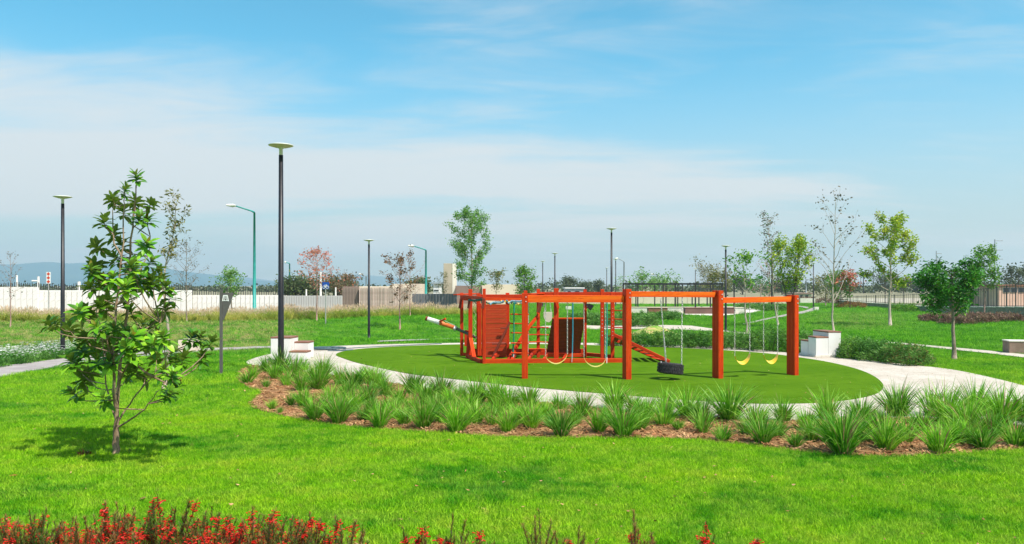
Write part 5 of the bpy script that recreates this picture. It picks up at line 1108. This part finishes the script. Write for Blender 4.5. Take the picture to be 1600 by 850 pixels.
for i, (a, b, y_, h_, lab, m_) in enumerate(SH2):
    shrub(a, b, y_, h_, lab, m_, 540+i, n=2200, ls=.22, dep=1.6, m2=(L_SOFT if m_ is L_SHRUB else (L_BROWN if m_ is L_PURP else None)), group='far shrubs on the back lawn')

# white flowers on the left
xs, ys = [], []
fp = [G(-60, 583), G(0, 576), G(50, 569), G(100, 561), G(122, 556), G(112, 546), G(60, 549), G(0, 560), G(-60, 566)]
bx = [p[0] for p in fp]; by = [p[1] for p in fp]; x = rng.uniform(min(bx), max(bx), 1500); y = rng.uniform(min(by), max(by), 1500); ok = inpoly(x, y, fp); x, y = x[ok], y[ok]
def flower_src(seed):
    random.seed(seed); mb = MB()
    for i in range(46):
        mb.cur = 0; a_ = random.uniform(0, 6.28); r = random.random()*.14; blade(mb, (r*math.cos(a_), r*math.sin(a_), random.uniform(0, .28)), random.uniform(0, 6.28), .09, .028, random.uniform(.3, 1.4), .5, 2)
    for i in range(2):
        mb.cur = 1; c = Vector((random.gauss(0, .09), random.gauss(0, .09), random.uniform(.26, .42)))
        for k in range(5): a_ = k*1.257; mb.add([c, c+Vector((.024*math.cos(a_-.4), .024*math.sin(a_-.4), .012)), c+Vector((.034*math.cos(a_), .034*math.sin(a_), .006)), c+Vector((.024*math.cos(a_+.4), .024*math.sin(a_+.4), .012))], [(0, 1, 2, 3)])
    return source('white_flower', mb, [L_SHRUB, FLW])
o = instancer('flower_bed', np.stack([x, y, terr(x, y)], 1), rng.uniform(.8, 1.25, len(x)), [flower_src(s_) for s_ in (1, 2, 3)], tilt=.1); tag(o, 'bed of small white flowers with green leaves along the walkway at far left', 'flowers', kind='stuff')

# tall fountain grass band
def fountain_src(seed):
    random.seed(seed); mb = MB()
    for i in range(46):
        mb.cur = 0; a_ = random.uniform(0, 6.28); blade(mb, (.12*math.cos(a_), .12*math.sin(a_), 0), a_+random.gauss(0, .6), random.uniform(.6, 1.15), .03, random.uniform(.02, .42), random.uniform(.3, 1.1), 3, random.uniform(-1, 1))
    for i in range(4):
        mb.cur = 1; a_ = random.uniform(0, 6.28); r = random.uniform(.05, .42); c = Vector((r*math.cos(a_), r*math.sin(a_), random.uniform(.8, 1.1))); d = Vector((math.cos(a_)*.5+.15, math.sin(a_)*.5, 1)).normalized()
        mb.tube([c, c+d*.1, c+d*.26], [.005, .020, .003], 4)
    return source('fountain_grass_tuft', mb, [STRAW, PLUME])
FSRC = [fountain_src(s_) for s_ in range(5)]
def band(n, u0, u1, f0, f1):
    u = rng.uniform(u0, u1, n); t = rng.random(n); Z = f0(u)+t*(f1(u)-f0(u)); return (u-CX)*Z/F, Z
bx_, by_ = [], []
_eu = list(range(-300, 880, 20)); _ez = [G(u, float(np.interp(u, [-300, 300, 400, 495, 600, 715, 860], [503, 503, 501, 499.5, 495, 492.5, 490]))).y for u in _eu]
edge = lambda u: np.interp(u, _eu, _ez)
x, y = band(4300, -280, 760, edge, lambda u: edge(u)+6)
ok = rng.random(len(x)) < np.where((CX+F*x/y) > 720, .5, 1); x, y = x[ok], y[ok]
u_ = CX+F*x/y; s_ = rng.uniform(.38, .74, len(x))*(1+.10*np.sin(u_*.06)+.08*np.sin(u_*.17))*np.interp(u_, [0, 330, 450, 700], [1.0, .95, 1.1, 1.15])
o = instancer('fountain_grass', np.stack([x, y, terr(x, y)-.03], 1), s_, FSRC, tilt=.08); tag(o, 'band of tall straw-coloured fountain grass with pinkish plumes in front of the left walls', 'tall grass', kind='stuff')

# ------------------------------------------------------------------ walls, fences, buildings
def wall_run(name, label, Z, px0, px1, pyt, pyb, m, n, thick=.2, cat='wall', joint=.05, Z1=None, cap=None, piece='panel', grp=None):
    Z1 = Z1 or Z; a0 = P(px0, pyb, Z); root = empty(name, (a0.x, a0.y, min(a0.z, terr1(a0.x, a0.y))), label, cat, grp)
    for k in range(n):
        t0_, t1_ = k/n, (k+1)/n; pa = px0+(px1-px0)*t0_; pb = px0+(px1-px0)*t1_; za = Z+(Z1-Z)*t0_; zb = Z+(Z1-Z)*t1_
        A = P(pa, pyt if not callable(pyt) else pyt(pa), za); B = P(pb, pyt if not callable(pyt) else pyt(pb), zb); d = (B-A); d.z = 0; L = d.length; ang = math.atan2(d.y, d.x)
        top = (A.z+B.z)/2; bot = min(terr1(A.x, A.y), terr1(B.x, B.y))-.1; mid_ = (A+B)/2
        o = bpy.data.objects.new(piece, chamfer_box(round(L-joint, 2), thick, round(top-bot, 2), .012, m)); COL.objects.link(o); o.parent = root
        o.location = Vector((mid_.x, mid_.y, (top+bot)/2))-Vector(root.location); o.rotation_euler = (0, 0, ang)
    return root
def pickets(root, Z, px0, px1, pyt, pyb, step_px, m, w_=.03, Z1=None, jit=0, name='pickets', rails=()):
    Z1 = Z1 or Z; mb = MB(); px = px0
    while px <= px1:
        t = (px-px0)/(px1-px0); z = Z+(Z1-Z)*t; yt = pyt(px) if callable(pyt) else pyt; yb = pyb(px) if callable(pyb) else pyb
        a_ = P(px, yt+(random.uniform(-jit, jit) if jit else 0), z); b_ = P(px, yb, z); mb.box((a_+b_)/2, (w_, w_, a_.z-b_.z)); px += step_px
    for ry in rails:
        a_ = P(px0, ry(px0) if callable(ry) else ry, Z); b_ = P(px1, ry(px1) if callable(ry) else ry, Z1); mb.tube([a_, b_], w_*.8, 4)
    o = local(root, mb).build(name, m, root); o['kind'] = 'stuff'; return o
random.seed(15)
wl = wall_run('boundary_wall', 'taller left section of the white boundary wall', 74, -130, 60.5, 448.5, 500, WALLW, 21); pickets(wl, 74, -130, 60.5, 442, 448.5, 3.4, DARKM, .05, jit=1.5)
wl = wall_run('boundary_wall', 'lower section of the white boundary wall behind the magnolia', 74.3, 61, 300, 453.5, 500, WALLW, 28); pickets(wl, 74.3, 61, 300, 444, 453.5, 3.4, DARKM, .05, jit=2)
wl = wall_run('boundary_wall', 'low white wall with dark rods between the sparse tree and the tallest lamp', 75, 301, 436, 461, 500, WALLW, 18); pickets(wl, 75, 301, 436, 449, 461, 3.6, DARKM, .05, jit=2.5)
fg = wall_run('sheet_fence', 'light grey upright board fence behind the pink bare tree', 72, 437, 535, 462, 500, FENCEG, 26, .12, 'fence', .03, piece='board')
fg = wall_run('slate_fence', 'dark slate board fence right of the slatted building', 78, 612, 714, 459, 500, FENCED, 22, .12, 'fence', .02, piece='board')
def building(name, label, pts_px, Z, depth, m, roof=None, cat='building'):
    """pts_px = x0, x1, ytop; front face at Z"""
    x0, x1, yt = pts_px; a_ = P(x0, yt, Z); b_ = P(x1, yt, Z); g_ = min(terr1(a_.x, Z), terr1(b_.x, Z))-.2; root = empty(name, ((a_.x+b_.x)/2, Z, g_), label, cat)
    H = a_.z-g_; W_ = b_.x-a_.x; o = bpy.data.objects.new('wall', chamfer_box(W_, depth, H, .02, m)); COL.objects.link(o); o.parent = root; o.location = (0, depth/2, H/2)
    if roof: o = bpy.data.objects.new('roof', chamfer_box(W_+.5, depth+.5, .25, .02, roof)); COL.objects.link(o); o.parent = root; o.location = (0, depth/2, H+.13)
    return root, W_, H
def openings(root, rects, Z, m, nm='window', frame=None):
    b_ = Vector(root.location)
    for (x0, x1, y0, y1) in rects:
        A = P(x0, y0, Z)-b_; B = P(x1, y1, Z)-b_
        o = bpy.data.objects.new(nm, chamfer_box(B.x-A.x, .12, A.z-B.z, .01, frame or GREYP)); COL.objects.link(o); o.parent = root; o.location = ((A.x+B.x)/2, -.02, (A.z+B.z)/2)
        q_ = bpy.data.objects.new('pane', chamfer_box((B.x-A.x)*.86, .04, (A.z-B.z)*.84, 0, m)); COL.objects.link(q_); q_.parent = o; q_.location = (0, -.07, 0)
GLASS = mat('dark_glass', (.03, .035, .045), None, rough=.15)
rt, W_, H = building('slatted_building', 'low cream building clad in upright wooden slats behind the lawn lamp', (561, 640, 447.5), 76, 5, CREAM)
ns_ = 30
for k in range(ns_):
    o = bpy.data.objects.new('slat', chamfer_box(W_/ns_-.05, .06, round(H-.1-.05*(k % 3), 2), .006, SLATW)); COL.objects.link(o); o.parent = rt; o.location = (-W_/2+W_/ns_*(k+.5), -.04, (H-.1)/2)
rt2, W2, H2 = building('slatted_annex', 'shaded brown slatted end of the low building, right of the bicycle sign', (535, 560.5, 447.8), 76.5, 5, BROWNW)  # shade on this end is put into its darker wall and slat colours
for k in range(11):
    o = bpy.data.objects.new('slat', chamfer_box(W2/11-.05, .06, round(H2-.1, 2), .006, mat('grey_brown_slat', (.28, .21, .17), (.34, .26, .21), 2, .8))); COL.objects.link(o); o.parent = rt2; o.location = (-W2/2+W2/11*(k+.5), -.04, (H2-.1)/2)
rt, W_, H = building('cream_building', 'low cream building above the slate fence beside the teal street light', (612, 656, 443.5), 120, 8, CREAM)
rt, W_, H = building('white_block', 'small white roofed block above the slate fence', (677, 686.5, 444), 115, 4, WHITE, GREYP); openings(rt, [(678, 685.8, 452.5, 454.5)], 115, GLASS)
rt, W_, H = building('tower', 'tall beige tower with a bright right edge left of the airy green tree', (693, 706.5, 411.5), 130, 4, CREAM_D, cat='tower')
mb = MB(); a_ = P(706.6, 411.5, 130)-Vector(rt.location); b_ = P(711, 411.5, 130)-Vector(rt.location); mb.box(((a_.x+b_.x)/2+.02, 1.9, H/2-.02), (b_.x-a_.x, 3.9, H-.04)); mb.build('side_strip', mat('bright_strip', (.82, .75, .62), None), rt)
rt, W_, H = building('brown_building', 'flat brown building behind the trunk of the airy green tree', (711.5, 752, 446.5), 128, 8, BROWNW)
rt, W_, H = building('cream_box_building', 'flat cream building above the red board wall', (753, 812, 444.5), 126, 8, mat('peach_render', (.72, .58, .44), (.76, .62, .48), .7, .85))
rt, W_, H = building('white_roof_house', 'small hazy white-roofed house right of the bushy dark tree', (884, 912, 451), 190, 8, GREYP, WHITE); openings(rt, [(887, 892, 454, 457), (898, 906, 454, 457)], 190, GLASS)
wl = wall_run('far_wall', 'long low cream wall beyond the pergola', 142, 800, 1245, 464.5, 480, CREAM, 26)
wl = wall_run('roadside_wall', 'pale low wall seen behind the right iron fence', 150, 1250, 1560, 466, 480, CONC, 16)
rt, W_, H = building('pink_building', 'pinkish building with brown eaves and dark windows at the right edge', (1560, 1660, 447.5), 112, 9, mat('pink_render', (.66, .40, .30), (.70, .46, .36), .7, .85), BENCHTOP); openings(rt, [(1567, 1577, 449.5, 457), (1579, 1589, 449.5, 457), (1591, 1600, 449.5, 457), (1604, 1616, 449.5, 457)], 112, GLASS)
rt, W_, H = building('shelter', 'dark open-fronted shelter behind the pine-like tree', (1498, 1556, 450), 118, 6, mat('shelter_shade', (.07, .055, .05), (.10, .08, .07), 2, .8), BROWNW)
rt, W_, H = building('roadside_shed', 'low brown-roofed shed behind the far right lamp', (1240, 1268, 459.5), 160, 6, CREAM, BROWNW); openings(rt, [(1250, 1254, 461, 465), (1258, 1263, 461, 465)], 160, GLASS)

# right fence on a low stone wall
ya_ = lambda px: np.interp(px, [1310, 1350, 1458, 1540, 1640], [469.5, 473, 480, 480.3, 480.5]); Zr = lambda px: np.interp(px, [1310, 1350, 1458, 1640], [145, 129, 99, 74]); yf = lambda px: np.interp(px, [1310, 1350, 1458, 1500, 1600, 1660], [463, 461.5, 458, 454, 442.5, 437])
fr = empty('iron_fence', GZ(1458, 99), 'dark iron picket fence on a low rough stone wall along the right lawn', 'fence')
pxs = list(np.linspace(1310, 1660, 25))
for k in range(24):
    A = P(pxs[k], ya_(pxs[k]), Zr(pxs[k])); B = P(pxs[k+1], ya_(pxs[k+1]), Zr(pxs[k+1])); d = B-A; d.z = 0; L = d.length; top = (A.z+B.z)/2; bot = min(terr1(A.x, A.y), terr1(B.x, B.y))-.1; mid_ = (A+B)/2
    o = bpy.data.objects.new('wall_panel', chamfer_box(round(L-.03, 2), .25, round(top-bot, 2), .01, STONEW)); COL.objects.link(o); o.parent = fr; o.location = Vector((mid_.x, mid_.y, (top+bot)/2))-Vector(fr.location); o.rotation_euler = (0, 0, math.atan2(d.y, d.x))
    o = bpy.data.objects.new('coping', chamfer_box(round(L-.02, 2), .32, .08, .01, CONC)); COL.objects.link(o); o.parent = fr; o.location = Vector((mid_.x, mid_.y, top+.045))-Vector(fr.location); o.rotation_euler = (0, 0, math.atan2(d.y, d.x))
    beam(fr, 'fence_post', A+Vector((0, 0, .09)), P(pxs[k], yf(pxs[k]), Zr(pxs[k])), .07, .07, DARKM, ch=0)
mb = MB(); px = 1310
while px < 1658:
    Z = float(Zr(px)); a_ = P(px, yf(px)+.6, Z); b_ = P(px, ya_(px), Z); mb.box((a_+b_)/2+Vector((0, 0, .08)), (.035, .035, (a_-b_).z)); px += 2.3+(px-1310)*.0075
for f_ in (lambda p_: yf(p_)+1.6, lambda p_: ya_(p_)-2.4):
    for k in range(24): mb.tube([P(pxs[k], f_(pxs[k]), Zr(pxs[k])), P(pxs[k+1], f_(pxs[k+1]), Zr(pxs[k+1]))], .03, 4)
o = local(fr, mb).build('pickets', DARKM, fr); o['kind'] = 'stuff'

# pergola and planter walls on the plaza
pg = empty('pergola', GZ(1055, 112), 'black steel pergola of slim posts and a flat frame beyond the swings', 'pergola')
ZA, ZC = 100, 124; topz = 2.62
def pgp(px, Z): 
    b_ = GZ(px, Z); beam(pg, 'post', b_, (b_.x, b_.y, topz), .16, .16, BLACK, ch=0); return b_
fp_ = [pgp(px, ZA) for px in (974, 1055, 1086.5, 1128)]; bp2 = [pgp(px, ZC) for px in (993.5, 1023, 1036, 1059, 1066, 1114)]
for px, Z in ((996.5, 110), (1040.5, 112), (1110, 112)): pgp(px, Z)
def tz_(p): return Vector((p.x, p.y, topz+.08))
beam(pg, 'frame_beam', tz_(fp_[0])-Vector((.1, 0, 0)), tz_(fp_[-1])+Vector((.1, 0, 0)), .16, .2, BLACK, ch=0); beam(pg, 'frame_beam', tz_(bp2[0]), tz_(bp2[-1]), .16, .2, BLACK, ch=0)
for a_, b_ in ((fp_[0], bp2[0]), (fp_[1], bp2[3]), (fp_[2], bp2[4]), (fp_[3], bp2[5])): beam(pg, 'frame_beam', tz_(a_)+Vector((0, .1, 0)), tz_(b_)-Vector((0, .1, 0)), .14, .18, BLACK, ch=0)
pg2 = empty('exercise_frame', GZ(1102, 118), 'small dark exercise frame beyond the right end of the pergola', 'frame')
for px in (1081.5, 1092, 1105, 1123): b_ = GZ(px, 130); beam(pg2, 'post', b_, P(px, 451, 130), .18, .18, DARKM, ch=0)
beam(pg2, 'bar', P(1081.5, 451.5, 130), P(1123, 451.5, 130), .15, .18, DARKM, ch=0)
for nm, lab, a, b, yt, Z, m_, H_ in (('planter_wall', 'long beige planter wall left of the brown one under the pergola', 982, 1067, 480.5, 97, CONC, .5), ('brown_planter', 'dark brown timber planter box under the pergola', 1069, 1146, 481, 95, mat('brown_planter_board', (.13, .07, .055), (.17, .09, .07), 1, .7), .6), ('pale_block_seat', 'pale block seat at the right end of the brown planter', 1147, 1161, 481, 95, CONC, .6), ('low_table', 'low reddish-brown platform in front of the beige planter wall', 1012, 1042, 481.5, 94, BENCHTOP, .45)):
    A = P(a, yt, Z); B = P(b, yt, Z); g_ = terr1(A.x, Z); root = empty(nm, ((A.x+B.x)/2, Z, g_), lab, 'planter' if 'planter' in nm else 'seat'); h_ = max(.3, A.z-g_)
    o = bpy.data.objects.new('body', chamfer_box(B.x-A.x, 1.0, h_, .02, m_)); COL.objects.link(o); o.parent = root; o.location = (0, 0, h_/2)
    o = bpy.data.objects.new('rim', chamfer_box(B.x-A.x+.1, 1.1, .06, .01, BENCHTOP if m_ is not CONC else CREAM)); COL.objects.link(o); o.parent = root; o.location = (0, 0, h_+.035)

# ------------------------------------------------------------------ mountains and haze
MTN = mat('mountain_haze_blue', (.02, .115, .16), (.03, .13, .17), .004, .95, coord='Position')  # blue of the distant haze is put into the mountain colour
def mountain(prof_px, Z, name):
    mv, mf = [], []; NXm = 90; NYm = 14; xs_ = np.linspace(prof_px[0][0], prof_px[-1][0], NXm); r = np.random.default_rng(int(Z))
    ph = r.uniform(0, 6.28, 8)
    for j in range(NYm+1):
        t = j/NYm
        for px in xs_:
            yt = np.interp(px, [p[0] for p in prof_px], [p[1] for p in prof_px]); hz = (HY-yt)*Z/F+3
            rough_ = sum(math.sin(px*.02*(k+1)+ph[k]+t*3*(k % 3))/(k+2) for k in range(6))*6*(1-t)*t*3
            x_ = (px-CX)*Z/F; y_ = Z-900*(1-t); z_ = hz*(t**1.1)+rough_-2*(t == 0)+ (r.uniform(-.6, .6) if t == 1 else 0)
            mv.append((x_, y_, z_))
    for px in xs_: x_ = (px-CX)*Z/F; mv.append((x_, Z+700, -2))
    for j in range(NYm+1):
        for i in range(NXm-1): k = j*NXm+i; mf.append((k, k+1, k+NXm+1, k+NXm))
    o = mesh_obj(name, mv, mf, MTN, smooth=True); o['kind'] = 'structure'
mountain([(-700, 446), (-500, 425), (-300, 420), (-150, 414), (0, 413), (20, 413.5), (40, 412), (60, 410), (75, 409), (95, 411), (112, 412), (130, 410), (150, 411), (200, 414), (260, 420), (300, 426), (340, 430), (380, 437), (420, 440), (450, 443), (480, 446)], 3600, 'mountain')
mountain([(250, 446), (300, 436), (350, 428), (390, 434), (420, 438), (470, 440), (520, 430), (560, 429), (610, 433), (650, 438), (720, 446)], 5600, 'far_mountain')
bm = bmesh.new(); bmesh.ops.create_cube(bm, size=1.0); bmesh.ops.scale(bm, vec=(13400, 6900, 263), verts=bm.verts); bmesh.ops.translate(bm, vec=(0, 3130, 127), verts=bm.verts)
me = bpy.data.meshes.new('haze'); bm.to_mesh(me); bm.free(); hm = bpy.data.materials.new('haze_air'); hm.use_nodes = True; q = N(hm.node_tree); q.nt.nodes.clear()
pv_ = q.n('ShaderNodeVolumePrincipled'); pv_.inputs['Color'].default_value = (.60, .74, .86, 1); pv_.inputs['Density'].default_value = 0.00024; pv_.inputs['Anisotropy'].default_value = 0.2
oo = q.n('ShaderNodeOutputMaterial'); q.L.new(pv_.outputs[0], oo.inputs['Volume']); me.materials.append(hm)
hz_ = bpy.data.objects.new('haze', me); COL.objects.link(hz_); hz_['kind'] = 'stuff'; hz_['label'] = 'thin pale blue haze over the whole plain'; hz_.display_type = 'WIRE'
S.cycles.volume_bounces = 1; S.cycles.transparent_max_bounces = 16
